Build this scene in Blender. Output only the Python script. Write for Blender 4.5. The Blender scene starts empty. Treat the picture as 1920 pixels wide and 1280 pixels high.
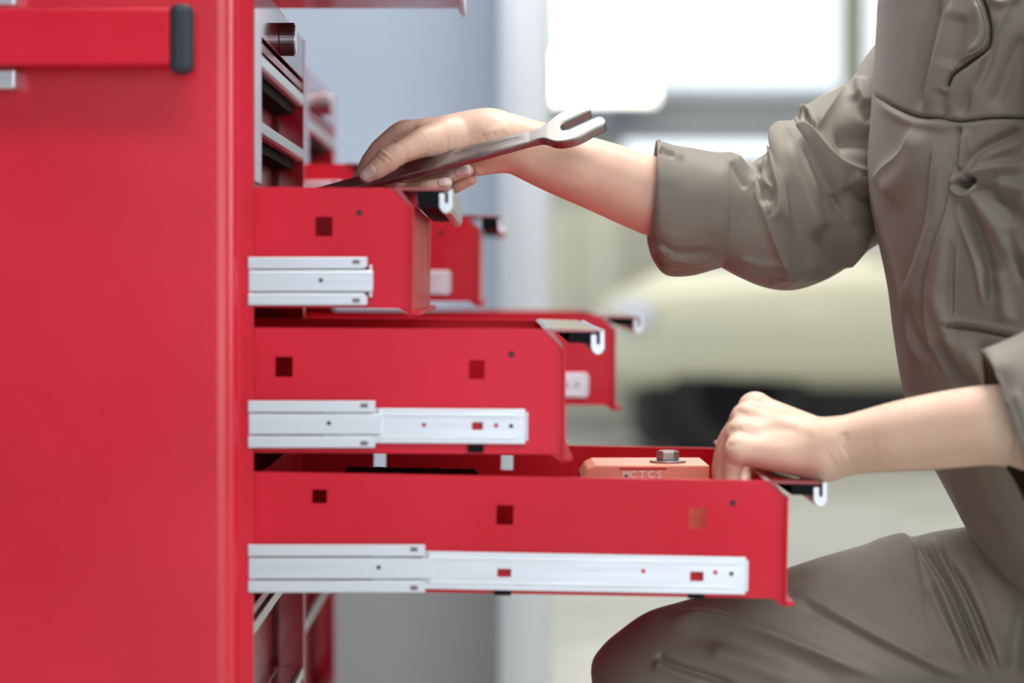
import bpy, bmesh, math, random
import numpy as np
from mathutils import Vector, Matrix
from mathutils.bvhtree import BVHTree

random.seed(7); np.random.seed(7)
sc = bpy.context.scene
COL = sc.collection
F = 5000.0            # focal length in pixels of the 1920 wide frame
CX, CY, CZ = 935.0, 527.0, 0.85

# ---------------------------------------------------------------- camera
cd = bpy.data.cameras.new('camera'); cam = bpy.data.objects.new('camera', cd); COL.objects.link(cam)
cam.location = (0, 0, CZ); cam.rotation_euler = (math.radians(90), 0, 0)
cd.lens = F * 36 / 1920; cd.sensor_width = 36
cd.shift_x = (960 - CX) / 1920; cd.shift_y = (CY - 640) / 1920
cd.dof.use_dof = True; cd.dof.focus_distance = 2.80; cd.dof.aperture_fstop = 2.8
cd.dof.aperture_blades = 0; cd.clip_end = 100
sc.camera = cam

# ---------------------------------------------------------------- world, lights, exposure
wd = bpy.data.worlds.new('daylight'); sc.world = wd; wd.use_nodes = True
bgn = wd.node_tree.nodes['Background']
bgn.inputs[0].default_value = (0.86, 0.93, 1.0, 1); bgn.inputs[1].default_value = 1.5

def area(name, loc, target, sx, sy, power, color):
    l = bpy.data.lights.new(name, 'AREA'); l.shape = 'RECTANGLE'; l.size = sx; l.size_y = sy
    l.energy = power; l.color = color
    o = bpy.data.objects.new(name, l); COL.objects.link(o); o.location = loc
    o.rotation_euler = (Vector(target) - Vector(loc)).to_track_quat('-Z', 'Y').to_euler()
    return o
for lx, ly, pw, sx, sy in ((0.75, 3.4, 108, 1.2, .4), (-1.3, 4.2, 65, 2.0, .6), (3.6, 8.5, 110, 3.0, .8), (0.8, 12.5, 90, 3.0, .8), (0.4, 0.2, 70, 2.4, .9)):
    area('overhead_fill', (lx, ly, 3.9), (lx, ly + .001, 0), sx, sy, pw, (1.0, 0.97, 0.92))  # unseen overhead lights added for soft top light on person, wall and background
area('camera_side_fill', (2.1, -4.9, 1.7), (0.4, 2.8, 0.9), 4.6, 3.0, 62, (0.90, 0.95, 1.0))  # unseen fill added behind the camera to brighten near surfaces
area('corner_highlight_fill', (5.2, -0.6, 2.0), (0.0, 2.7, 0.9), 1.4, 2.4, 85, (0.95, 0.97, 1.0))  # unseen light added for the cabinet corner highlight; no window stands there
area('wall_fill_light', (-2.9, 3.6, 3.0), (0.0, 5.5, 1.2), 1.2, 1.2, 34, (0.88, 0.95, 1.0))  # unseen light added to brighten the left wall and post

sc.view_settings.view_transform = 'Standard'; sc.view_settings.look = 'None'
sc.view_settings.exposure = 0.16; sc.view_settings.gamma = 1.0
sc.view_settings.use_curve_mapping = False
sc.cycles.use_denoising = True
sc.cycles.max_bounces = 8

# ---------------------------------------------------------------- helpers
def W(px, py, d):
    return np.array(((px - CX) * d / F, d, CZ - (py - CY) * d / F))

def tag(o, label=None, cat=None, group=None, kind=None):
    if label: o['label'] = label
    if cat: o['category'] = cat
    if group: o['group'] = group
    if kind: o['kind'] = kind
    return o

def empty(name, loc):
    o = bpy.data.objects.new(name, None); COL.objects.link(o); o.location = loc
    o.empty_display_size = 0.05
    return o

def wloc(p):
    v = Vector((0, 0, 0))
    while p is not None:
        v += p.location; p = p.parent
    return v

def obj(name, verts, faces, m, parent=None, smooth=False, bevel=0, label=None, mi=None):
    """links one mesh object; verts are world coordinates"""
    me = bpy.data.meshes.new(name)
    v = np.asarray(verts, dtype=float)
    off = np.array(wloc(parent))
    me.from_pydata((v - off).tolist(), [], [list(map(int, f)) for f in faces])
    me.validate(); me.update()
    for mm in (m if isinstance(m, (list, tuple)) else [m]):
        me.materials.append(mm)
    if mi is not None:
        me.polygons.foreach_set('material_index', mi)
    if smooth:
        me.polygons.foreach_set('use_smooth', [True] * len(me.polygons))
    o = bpy.data.objects.new(name, me); COL.objects.link(o)
    if parent: o.parent = parent
    if bevel:
        b = o.modifiers.new('bevel', 'BEVEL'); b.width = bevel; b.segments = 2; b.limit_method = 'ANGLE'
    if label: o['label'] = label
    return o

def bigmesh(name, v, quads, m, parent=None, label=None):
    """fast numpy path for dense quad meshes"""
    me = bpy.data.meshes.new(name)
    v = np.asarray(v, dtype=np.float32) - np.array(wloc(parent), dtype=np.float32)
    q = np.asarray(quads, dtype=np.int32)
    me.vertices.add(len(v)); me.vertices.foreach_set('co', v.ravel())
    me.loops.add(q.size); me.loops.foreach_set('vertex_index', q.ravel())
    me.polygons.add(len(q)); me.polygons.foreach_set('loop_start', np.arange(0, q.size, 4, dtype=np.int32))
    me.polygons.foreach_set('loop_total', np.full(len(q), 4, dtype=np.int32))
    me.polygons.foreach_set('use_smooth', np.ones(len(q), dtype=bool))
    me.update(); me.validate()
    me.materials.append(m)
    o = bpy.data.objects.new(name, me); COL.objects.link(o)
    if parent: o.parent = parent
    if label: o['label'] = label
    return o

class MB:
    def __init__(s): s.v = []; s.f = []; s.mi = []; s.m = 0
    def add(s, v, f):
        b = len(s.v); s.v += [tuple(map(float, p)) for p in v]; s.f += [[b + i for i in q] for q in f]; s.mi += [s.m] * len(f)
    def box(s, x0, x1, y0, y1, z0, z1):
        v = [(x, y, z) for x in (x0, x1) for y in (y0, y1) for z in (z0, z1)]
        s.add(v, [(0, 1, 3, 2), (4, 6, 7, 5), (0, 4, 5, 1), (2, 3, 7, 6), (0, 2, 6, 4), (1, 5, 7, 3)]); return s
    def prism(s, pts, a0, a1, axis='y'):
        """2D outline (x,z) extruded along y, or (y,z) along x, or (x,y) along z"""
        n = len(pts)
        def P(p, a):
            return (p[0], a, p[1]) if axis == 'y' else ((a, p[0], p[1]) if axis == 'x' else (p[0], p[1], a))
        v = [P(p, a0) for p in pts] + [P(p, a1) for p in pts]
        f = [[i, (i + 1) % n, n + (i + 1) % n, n + i] for i in range(n)] + [list(range(n))[::-1], list(range(n, 2 * n))]
        s.add(v, f); return s
    def cyl(s, c, r, h, axis='z', n=24, r2=None):
        r2 = r if r2 is None else r2
        A = {'x': (1, 2, 0), 'y': (0, 2, 1), 'z': (0, 1, 2)}[axis]
        v = []
        for k, rr in ((0, r), (1, r2)):
            for i in range(n):
                a = 2 * math.pi * i / n; p = [0, 0, 0]
                p[A[0]] = c[A[0]] + rr * math.cos(a); p[A[1]] = c[A[1]] + rr * math.sin(a); p[A[2]] = c[A[2]] + k * h
                v.append(p)
        f = [[i, (i + 1) % n, n + (i + 1) % n, n + i] for i in range(n)] + [list(range(n))[::-1], list(range(n, 2 * n))]
        s.add(v, f); return s
    def tube(s, pts, r, n=8):
        pts = [Vector(p) for p in pts]; rings = []
        for i, p in enumerate(pts):
            t = (pts[min(i + 1, len(pts) - 1)] - pts[max(i - 1, 0)]).normalized()
            a = t.cross(Vector((0, 1, 0.13))).normalized(); b = t.cross(a)
            rings.append([p + a * r * math.cos(2 * math.pi * k / n) + b * r * math.sin(2 * math.pi * k / n) for k in range(n)])
        v = [q for R in rings for q in R]
        f = [[i * n + k, i * n + (k + 1) % n, (i + 1) * n + (k + 1) % n, (i + 1) * n + k] for i in range(len(pts) - 1) for k in range(n)]
        f += [list(range(n))[::-1], [(len(pts) - 1) * n + k for k in range(n)]]
        s.add(v, f); return s
    def plate(s, x0, x1, z0, z1, y0, y1, holes=(), ch=0.0):
        """upright sheet in the xz plane with rectangular holes; ch clips the top right corner"""
        xs = {x0, x1}; zs = {z0, z1}
        if ch: xs.add(x1 - ch); zs.add(z1 - ch)
        for h in holes: xs |= {h[0], h[1]}; zs |= {h[2], h[3]}
        xs = sorted(xs); zs = sorted(zs)
        def solid(i, j):
            if i < 0 or j < 0 or i >= len(xs) - 1 or j >= len(zs) - 1: return False
            cx = (xs[i] + xs[i + 1]) / 2; cz = (zs[j] + zs[j + 1]) / 2
            return not any(h[0] < cx < h[1] and h[2] < cz < h[3] for h in holes)
        idx = {}
        V = []; Fc = []
        def vid(i, j, k):
            if (i, j, k) not in idx:
                idx[(i, j, k)] = len(V); V.append((xs[i], (y0, y1)[k], zs[j]))
            return idx[(i, j, k)]
        nx, nz = len(xs) - 1, len(zs) - 1
        for i in range(nx):
            for j in range(nz):
                if not solid(i, j): continue
                if ch and i == nx - 1 and j == nz - 1:
                    a, b, c = (i, j), (i + 1, j), (i, j + 1)
                    Fc.append([vid(*a, 0), vid(*b, 0), vid(*c, 0)]); Fc.append([vid(*a, 1), vid(*c, 1), vid(*b, 1)])
                    Fc.append([vid(*b, 0), vid(*b, 1), vid(*c, 1), vid(*c, 0)]); continue
                q = [(i, j), (i + 1, j), (i + 1, j + 1), (i, j + 1)]
                Fc.append([vid(*p, 0) for p in q]); Fc.append([vid(*p, 1) for p in q[::-1]])
                for (n_, e) in (((i - 1, j), (0, 3)), ((i + 1, j), (1, 2)), ((i, j - 1), (0, 1)), ((i, j + 1), (3, 2))):
                    if not solid(*n_):
                        p, r = q[e[0]], q[e[1]]
                        Fc.append([vid(*p, 0), vid(*r, 0), vid(*r, 1), vid(*p, 1)])
        s.add(V, Fc); return s
    def rot(s, piv, ang):
        """tilt about the y axis through piv (x,z), ang > 0 drops the +x end"""
        c, sn = math.cos(ang), math.sin(ang)
        s.v = [(piv[0] + (x - piv[0]) * c + (z - piv[1]) * sn, y, piv[1] - (x - piv[0]) * sn + (z - piv[1]) * c) for x, y, z in s.v]
        return s
    def build(s, name, m, parent=None, **k):
        o = obj(name, s.v, s.f, m, parent, mi=s.mi if isinstance(m, (list, tuple)) else None, **k)
        bm = bmesh.new(); bm.from_mesh(o.data); bmesh.ops.recalc_face_normals(bm, faces=bm.faces); bm.to_mesh(o.data); bm.free()
        return o

# ---------------------------------------------------------------- materials
MT = {}
def mat(name, col, rough=0.5, metal=0.0, noise=None, bump=None, coat=0.0, spec=0.5, sheen=0.0, sss=0.0, rn=None, emit=None, alpha=None):
    m = bpy.data.materials.new(name); m.use_nodes = True; nt = m.node_tree; N = nt.nodes; L = nt.links
    b = N['Principled BSDF']
    b.inputs['Base Color'].default_value = (*col, 1); b.inputs['Roughness'].default_value = rough
    b.inputs['Metallic'].default_value = metal; b.inputs['Specular IOR Level'].default_value = spec
    b.inputs['Coat Weight'].default_value = coat; b.inputs['Coat Roughness'].default_value = 0.08
    if sheen: b.inputs['Sheen Weight'].default_value = sheen; b.inputs['Sheen Roughness'].default_value = 0.45
    if sss:
        b.inputs['Subsurface Weight'].default_value = sss; b.inputs['Subsurface Radius'].default_value = (1.0, 0.35, 0.2)
        b.inputs['Subsurface Scale'].default_value = 0.006
    if emit: b.inputs['Emission Color'].default_value = (*emit[0], 1); b.inputs['Emission Strength'].default_value = emit[1]
    tc = N.new('ShaderNodeTexCoord')
    def nz(scale, detail=4, sc3=None):
        n = N.new('ShaderNodeTexNoise'); n.inputs['Scale'].default_value = scale; n.inputs['Detail'].default_value = detail
        if sc3:
            mp = N.new('ShaderNodeMapping'); mp.inputs['Scale'].default_value = sc3
            L.new(tc.outputs['Object'], mp.inputs[0]); L.new(mp.outputs[0], n.inputs['Vector'])
        else: L.new(tc.outputs['Object'], n.inputs['Vector'])
        return n
    if noise:   # (scale, colour2, lo, hi)
        n = nz(noise[0]); r = N.new('ShaderNodeValToRGB')
        r.color_ramp.elements[0].position = noise[2]; r.color_ramp.elements[1].position = noise[3]
        r.color_ramp.elements[0].color = (*col, 1); r.color_ramp.elements[1].color = (*noise[1], 1)
        L.new(n.outputs['Fac'], r.inputs[0]); L.new(r.outputs[0], b.inputs['Base Color'])
    if rn:      # roughness noise (scale, lo, hi)
        n = nz(rn[0], 3, rn[3] if len(rn) > 3 else None); mr = N.new('ShaderNodeMapRange')
        mr.inputs['From Min'].default_value = .3; mr.inputs['From Max'].default_value = .7
        mr.inputs['To Min'].default_value = rn[1]; mr.inputs['To Max'].default_value = rn[2]
        L.new(n.outputs['Fac'], mr.inputs[0]); L.new(mr.outputs[0], b.inputs['Roughness'])
    if bump:    # (scale, strength, distance[, scale3])
        if bump[0] == 'twill':
            w = N.new('ShaderNodeTexWave'); w.inputs['Scale'].default_value = 260; w.bands_direction = 'DIAGONAL'
            L.new(tc.outputs['Object'], w.inputs['Vector']); src = w.outputs['Fac']
        else:
            src = nz(bump[0], 5, bump[3] if len(bump) > 3 else None).outputs['Fac']
        bp = N.new('ShaderNodeBump'); bp.inputs['Strength'].default_value = bump[1]; bp.inputs['Distance'].default_value = bump[2]
        L.new(src, bp.inputs['Height']); L.new(bp.outputs[0], b.inputs['Normal'])
    MT[name] = m
    return m

RED = mat('red_paint', (0.62, 0.006, 0.026), 0.42, coat=0.10, spec=.3, noise=(4, (0.76, 0.010, 0.042), .35, .7), rn=(7, .34, .52))
REDB = mat('red_panel_paint', (0.62, 0.006, 0.026), 0.30, coat=0.5, spec=.5, noise=(4, (0.74, 0.010, 0.040), .35, .7), rn=(5, .24, .38))
REDB.node_tree.nodes['Principled BSDF'].inputs['Coat Roughness'].default_value = .18
REDSH = mat('red_paint_shaded', (0.34, 0.003, 0.014), 0.3, coat=0.25, rn=(6, .2, .4))  # darker copy of the red, shade painted into closed and recessed parts
STEEL = mat('zinc_steel', (0.70, 0.73, 0.80), 0.35, 1.0, rn=(9, .28, .45, (1, 30, 30)))
REDG = mat('red_gloss_paint', (0.34, 0.004, 0.016), 0.10, coat=0.8)
ALU = mat('aluminium_trim', (0.62, 0.64, 0.68), 0.3, 0.9)
CHROME = mat('chrome_steel', (0.36, 0.35, 0.35), 0.42, 1.0, rn=(60, .38, .5), bump=(160, .06, .0004))
BLACK = mat('black_plastic', (0.006, 0.006, 0.009), 0.75, spec=.15)
WALLSHADE = mat('lower_wall_shade', (0.20, 0.21, 0.225), 0.6)  # grey with the light falloff of the lower wall mixed in
RUBBER = mat('black_rubber', (0.020, 0.032, 0.05), 0.5)
DARKST = mat('dark_steel', (0.20, 0.16, 0.18), 0.28, 0.9)
HOLE = mat('dark_recess_tone', (0.03, 0.015, 0.03), 0.5)  # paints the dark of small holes and slide grooves; also screws
SKIN = mat('skin', (0.79, 0.55, 0.43), 0.5, sss=0.28, noise=(22, (0.73, 0.455, 0.365), .45, .8), bump=(420, .22, .0006))
NAIL = mat('nail', (0.93, 0.66, 0.62), 0.22, sss=0.2, coat=.3)
NAILTIP = mat('nail_edge', (0.95, 0.85, 0.76), 0.3, sss=0.2)
CLOTH = mat('taupe_twill', (0.232, 0.212, 0.178), 0.62, spec=.4, sheen=0.12, noise=(5, (0.200, 0.182, 0.155), .4, .7), bump=('twill', .10, .0003))
SEAMSHADE = mat('seam_gap_shadow', (0.045, 0.035, 0.03), 0.8)  # dark cord colour stands in for shadow in the seam gaps
STITCH = mat('tan_thread', (0.42, 0.37, 0.30), 0.8)
HAIR = mat('brown_hair', (0.05, 0.028, 0.015), 0.5, bump=(90, .5, .002, (1, 1, 12)))
LEATHER = mat('black_leather', (0.02, 0.018, 0.016), 0.45)
WALLG = mat('blue_grey_wall_paint', (0.325, 0.39, 0.485), 0.7, noise=(1.3, (0.28, 0.34, 0.425), .4, .65), bump=(30, .1, .002))
WALLB = mat('beige_wall_paint', (0.52, 0.51, 0.43), 0.7, noise=(0.8, (0.42, 0.43, 0.38), .4, .65))
SILL = mat('pale_sill', (0.62, 0.66, 0.74), 0.5)
BEAM = mat('grey_beam', (0.30, 0.33, 0.37), 0.6, noise=(1.0, (0.36, 0.38, 0.40), .4, .6))
OLIVE = mat('olive_frame', (0.36, 0.37, 0.28), 0.6)
WHITEP = mat('white_post_paint', (0.82, 0.90, 1.0), 0.45)
FLOORM = mat('concrete_floor', (0.46, 0.46, 0.41), 0.35, noise=(0.7, (0.38, 0.38, 0.335), .35, .65), rn=(2, .25, .5))
CARP = mat('beige_car_paint', (0.60, 0.59, 0.45), 0.45, coat=.2)
CARG = mat('car_glass', (0.30, 0.34, 0.38), 0.12, spec=.8)
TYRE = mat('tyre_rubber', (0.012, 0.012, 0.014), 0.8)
LAMPG = mat('warm_white_lamp', (1, 1, 1), 0.4, emit=((1.0, 0.97, 0.84), 4.0))
ORANGE = mat('orange_box_paint', (0.85, 0.34, 0.24), 0.45)
WHITEI = mat('white_print', (0.9, 0.86, 0.84), 0.5)
DARKR = mat('dark_red_print', (0.5, 0.02, 0.04), 0.5)
YEL = mat('yellow_plastic', (0.75, 0.60, 0.32), 0.5)
LENS = mat('headlamp_lens', (0.62, 0.64, 0.76), 0.15, spec=.8)
def glass():
    m = bpy.data.materials.new('window_glass'); m.use_nodes = True; nt = m.node_tree; nt.nodes.clear()
    o = nt.nodes.new('ShaderNodeOutputMaterial'); mx = nt.nodes.new('ShaderNodeMixShader'); mx.inputs[0].default_value = .06
    t = nt.nodes.new('ShaderNodeBsdfTransparent'); g = nt.nodes.new('ShaderNodeBsdfGlossy'); g.inputs['Roughness'].default_value = .05
    nt.links.new(t.outputs[0], mx.inputs[1]); nt.links.new(g.outputs[0], mx.inputs[2]); nt.links.new(mx.outputs[0], o.inputs[0])
    return m
GLASS = glass()

# ================================================================ setting
def struct(name, mb, m, **k):
    o = mb.build(name, m, **k); o['kind'] = 'structure'; return o
struct('floor', MB().box(-3.2, 6.5, -6.2, 16.2, -0.1, 0.0), FLOORM)
struct('wall_left', MB().box(-3.2, 0.02, 5.5, 5.65, 0, 4.2), WALLG)
struct('shade_strip_left', MB().box(-3.2, 0.02, 5.485, 5.5, 0, .235), WALLSHADE)  # grey strip stands in for light falloff along the wall foot
struct('wall_side', MB().box(-3.35, -3.2, -6.2, 5.65, 0, 4.2), WALLG)
struct('wall_right', MB().box(6.5, 6.65, -6.2, 16.2, 0, 4.2), WALLB)
struct('ceiling', MB().box(-3.35, 6.65, -6.2, 16.2, 4.2, 4.3), WALLB)
wf = MB(); wf.box(-3.2, -0.5, -6.2, -6.0, 0, 4.2); wf.box(4.5, 6.5, -6.2, -6.0, 0, 4.2); wf.box(-0.5, 4.5, -6.2, -6.0, 3.4, 4.2)
struct('wall_front', wf, WALLB)
DB = 16.0
def bx(px): return (px - CX) * DB / F
def bz(py): return CZ - (py - CY) * DB / F
# far wall in bands round the two big windows and the low strip window
zs0, zs1 = bz(166), 4.0
wb = MB()
wb.box(-3.2, 0.18, DB, DB + .2, 0, 4.2)                       # left of the windows
wb.box(0.18, 6.5, DB, DB + .2, zs1, 4.2)
wb.box(0.18, 6.5, DB, DB + .2, 0, bz(296))
wb.box(0.18, bx(1170), DB, DB + .2, bz(296), bz(262)); wb.box(bx(1480), 6.5, DB, DB + .2, bz(296), bz(262))
struct('wall_back', wb, WALLB)
struct('trim_1', MB().box(0.18, 6.5, DB - .05, DB + .2, bz(262), bz(186)), BEAM)
struct('trim_2', MB().box(0.18, 6.5, DB - .12, DB + .2, bz(186), zs0), SILL)
for i, (xa, xb) in enumerate(((0.18, bx(1588)), (bx(1614), 4.3))):
    w = struct('window_%d' % (i + 1), MB().box(xa, xa + .03, DB, DB + .1, zs0, zs1).box(xb - .03, xb, DB, DB + .1, zs0, zs1)
               .box(xa + .03, xb - .03, DB, DB + .1, zs1 - .03, zs1), OLIVE)
    MB().box(xa + .03, xb - .03, DB + .04, DB + .05, zs0, zs1 - .03).build('pane', GLASS, w)
w = struct('window_3', MB().box(bx(1170), bx(1480), DB, DB + .1, bz(296), bz(293)).box(bx(1170), bx(1480), DB, DB + .1, bz(265), bz(262)), SILL)
MB().box(bx(1170), bx(1480), DB + .04, DB + .05, bz(293), bz(265)).build('pane', GLASS, w)
struct('trim_3', MB().box(bx(1588), bx(1614), DB - .1, DB + .2, zs0, zs1), OLIVE)
struct('trim_4', MB().box(4.3, 6.5, DB, DB + .2, zs0, zs1), WALLB)

post = MB().cyl(((985 - CX) * 5.3 / F, 5.3, 0.0), .052, 4.2, 'z', 40).build('support_post', WHITEP, smooth=False, bevel=0)
post.data.polygons.foreach_set('use_smooth', [len(p.vertices) == 4 for p in post.data.polygons])
tag(post, 'white painted round support post standing in front of the blue-grey wall', 'post')

# lamp on the far window wall
lp = empty('work_lamp', (bx(1124), DB - .45, bz(213)))
x0, x1, z0, z1 = bx(1026), bx(1222), bz(200), bz(108)
MB().box(x0 - .02, x1 + .02, DB - .40, DB - .31, z0 - .02, z1 + .02).build('housing', SILL, lp, bevel=.02)
MB().box(x0, x1, DB - .43, DB - .40, z0, z1).build('diffuser', LAMPG, lp, bevel=.04)
MB().box((x0 + x1) / 2 - .02, (x0 + x1) / 2 + .02, DB - .31, DB - .05, z0 - .1, z0 + .1).build('bracket', SILL, lp)
tag(lp, 'glowing warm white rectangular lamp in front of the big window', 'lamp')

# parked car seen from its side
def car():
    D = 12.4
    X = lambda px: (px - CX) * D / F
    x0 = X(1140); r = empty('parked_car', (x0 + 2.1, D + .85, 0))
    sec = [(0.0, .60, .42, .68), (.05, .70, .34, .78), (.30, .80, .31, .90), (1.2, .85, .30, .98), (1.9, .85, .30, 1.0), (3.2, .85, .30, 1.0), (4.0, .80, .31, .98), (4.2, .70, .40, .9)]
    n = 24; V = []; Fc = []
    for (x, w, zb, zt) in sec:
        for k in range(n):
            a = 2 * math.pi * k / n; c, s = math.cos(a), math.sin(a)
            V.append((x0 + x, D + .85 + w * math.copysign(abs(c) ** .45, c), (zb + zt) / 2 + (zt - zb) / 2 * math.copysign(abs(s) ** .5, s)))
    for i in range(len(sec) - 1):
        for k in range(n): Fc.append([i * n + k, i * n + (k + 1) % n, (i + 1) * n + (k + 1) % n, (i + 1) * n + k])
    Fc += [list(range(n)), [(len(sec) - 1) * n + k for k in range(n)][::-1]]
    body = obj('body', V, Fc, CARP, r, smooth=True)
    cab = [(1.25, .74, .97), (1.95, .60, 1.42), (3.3, .60, 1.43), (4.0, .72, .98)]
    V = []
    for (x, w, z) in cab: V += [(x0 + x, D + .85 - w, z), (x0 + x, D + .85 + w, z)]
    V += [(x0 + 1.25, D + .11, .93), (x0 + 1.25, D + 1.59, .93), (x0 + 4.0, D + .11, .93), (x0 + 4.0, D + 1.59, .93)]
    obj('cabin', V, [(2, 3, 5, 4), (0, 1, 3, 2), (4, 5, 7, 6), (8, 0, 2, 4, 6, 10), (1, 9, 11, 7, 5, 3), (8, 10, 11, 9), (0, 8, 9, 1), (6, 7, 11, 10)], CARP, r, bevel=.03)
    obj('windscreen', [(x0 + 1.28, D + .17, 1.005), (x0 + 1.28, D + 1.53, 1.005), (x0 + 1.90, D + 1.43, 1.40), (x0 + 1.90, D + .27, 1.40),
                       (x0 + 1.32, D + .17, .99), (x0 + 1.32, D + 1.53, .99), (x0 + 1.94, D + 1.43, 1.38), (x0 + 1.94, D + .27, 1.38)],
        [(0, 1, 2, 3), (4, 7, 6, 5), (0, 4, 5, 1), (1, 5, 6, 2), (2, 6, 7, 3), (3, 7, 4, 0)], CARG, r)
    for (a, b_) in ((1.62, 2.55), (2.62, 3.6)):
        f0 = lambda z: D + .11 + (z - .97) * .32 - .012
        obj('side_window', [(x0 + a + .08 * 0, f0(1.03), 1.03), (x0 + b_, f0(1.03), 1.03), (x0 + b_ - .06, f0(1.36), 1.36), (x0 + a + .35, f0(1.36), 1.36),
            (x0 + a, f0(1.03) + .03, 1.03), (x0 + b_, f0(1.03) + .03, 1.03), (x0 + b_ - .06, f0(1.36) + .03, 1.36), (x0 + a + .35, f0(1.36) + .03, 1.36)],
            [(0, 1, 2, 3), (4, 7, 6, 5), (0, 4, 5, 1), (1, 5, 6, 2), (2, 6, 7, 3), (3, 7, 4, 0)], CARG, r)
    MB().box(x0 + .02, x0 + .22, D + .05, D + .25, .62, .76).build('headlamp', LENS, r, bevel=.03)
    for (a, b_) in ((1.45, 2.5), (2.52, 3.4)):
        MB().box(x0 + a, x0 + b_, D - .012, D + .02, .38, .93).build('door', CARP, r, bevel=.012)
    for xx in (.62, 3.45):
        for yy in (D + .09, D + 1.43):
            wh = MB().cyl((x0 + xx, yy, .32), .32, .18, 'y', 36).build('wheel', TYRE, r, bevel=.03)
            MB().cyl((x0 + xx, yy - .006, .32), .19, .192, 'y', 20).build('rim', BLACK, wh)
    MB().box(x0 + .18, x0 + 4.0, D + .16, D + 1.58, .07, .33).build('underbody_shade', TYRE, r)  # black block built down low to paint the shadow under the car
    tag(r, 'beige car parked on the concrete floor far behind the drawers', 'car')
car()
# pale cupboard standing left of the car and low white box
cb = empty('storage_cupboard', (bx(1100) * .8, 15.2, 0))
xa, xb = (1000 - CX) * 14.8 / F, (1165 - CX) * 14.8 / F
MB().box(xa, xb, 14.8, 15.3, .05, CZ - (395 - CY) * 14.8 / F).build('carcass', WALLB, cb, bevel=.01)
for s in (0, 1):
    dd = MB().box(xa + .01 + s * (xb - xa) / 2, xa + (s + 1) * (xb - xa) / 2 - .01, 14.78, 14.8, .10, CZ - (400 - CY) * 14.8 / F).build('door', WALLB, cb, bevel=.004)
    MB().box((xa + xb) / 2 + (s - .5) * .1 - .008, (xa + xb) / 2 + (s - .5) * .1 + .008, 14.75, 14.78, .55, .70).build('handle', STEEL, dd)
MB().box(xa + .02, xb - .02, 14.82, 15.28, 0, .05).build('plinth', BEAM, cb)
tag(cb, 'tall beige two-door cupboard standing just behind the front of the parked car', 'cupboard')

# ================================================================ tool cabinets
FX = -0.229
def P2(px, py): return ((px - CX) / 2000.0, CZ - (py - CY) / 2000.0)   # near drawer side plane, 2.50 m away

def hook(mb, x, z, y0, y1, short=False):
    """J shaped trim strip hanging from the outer edge of the drawer pull"""
    pts = [(x + .0255, z - .004), (x + .0312, z - .004), (x + .0312, z - .0120), (x + .0326, z - .0130), (x + .0340, z - .0120), (x + .0340, z - .001),
           (x + .0385, z + .001), (x + .0388, z - .0165), (x + .0365, z - .0210), (x + .0325, z - .0228), (x + .0285, z - .0210), (x + .0258, z - .0165)]
    if short: pts = [(p[0], z + (p[1] - z) * .62) for p in pts]
    return mb.prism(pts, y0, y1)

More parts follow.
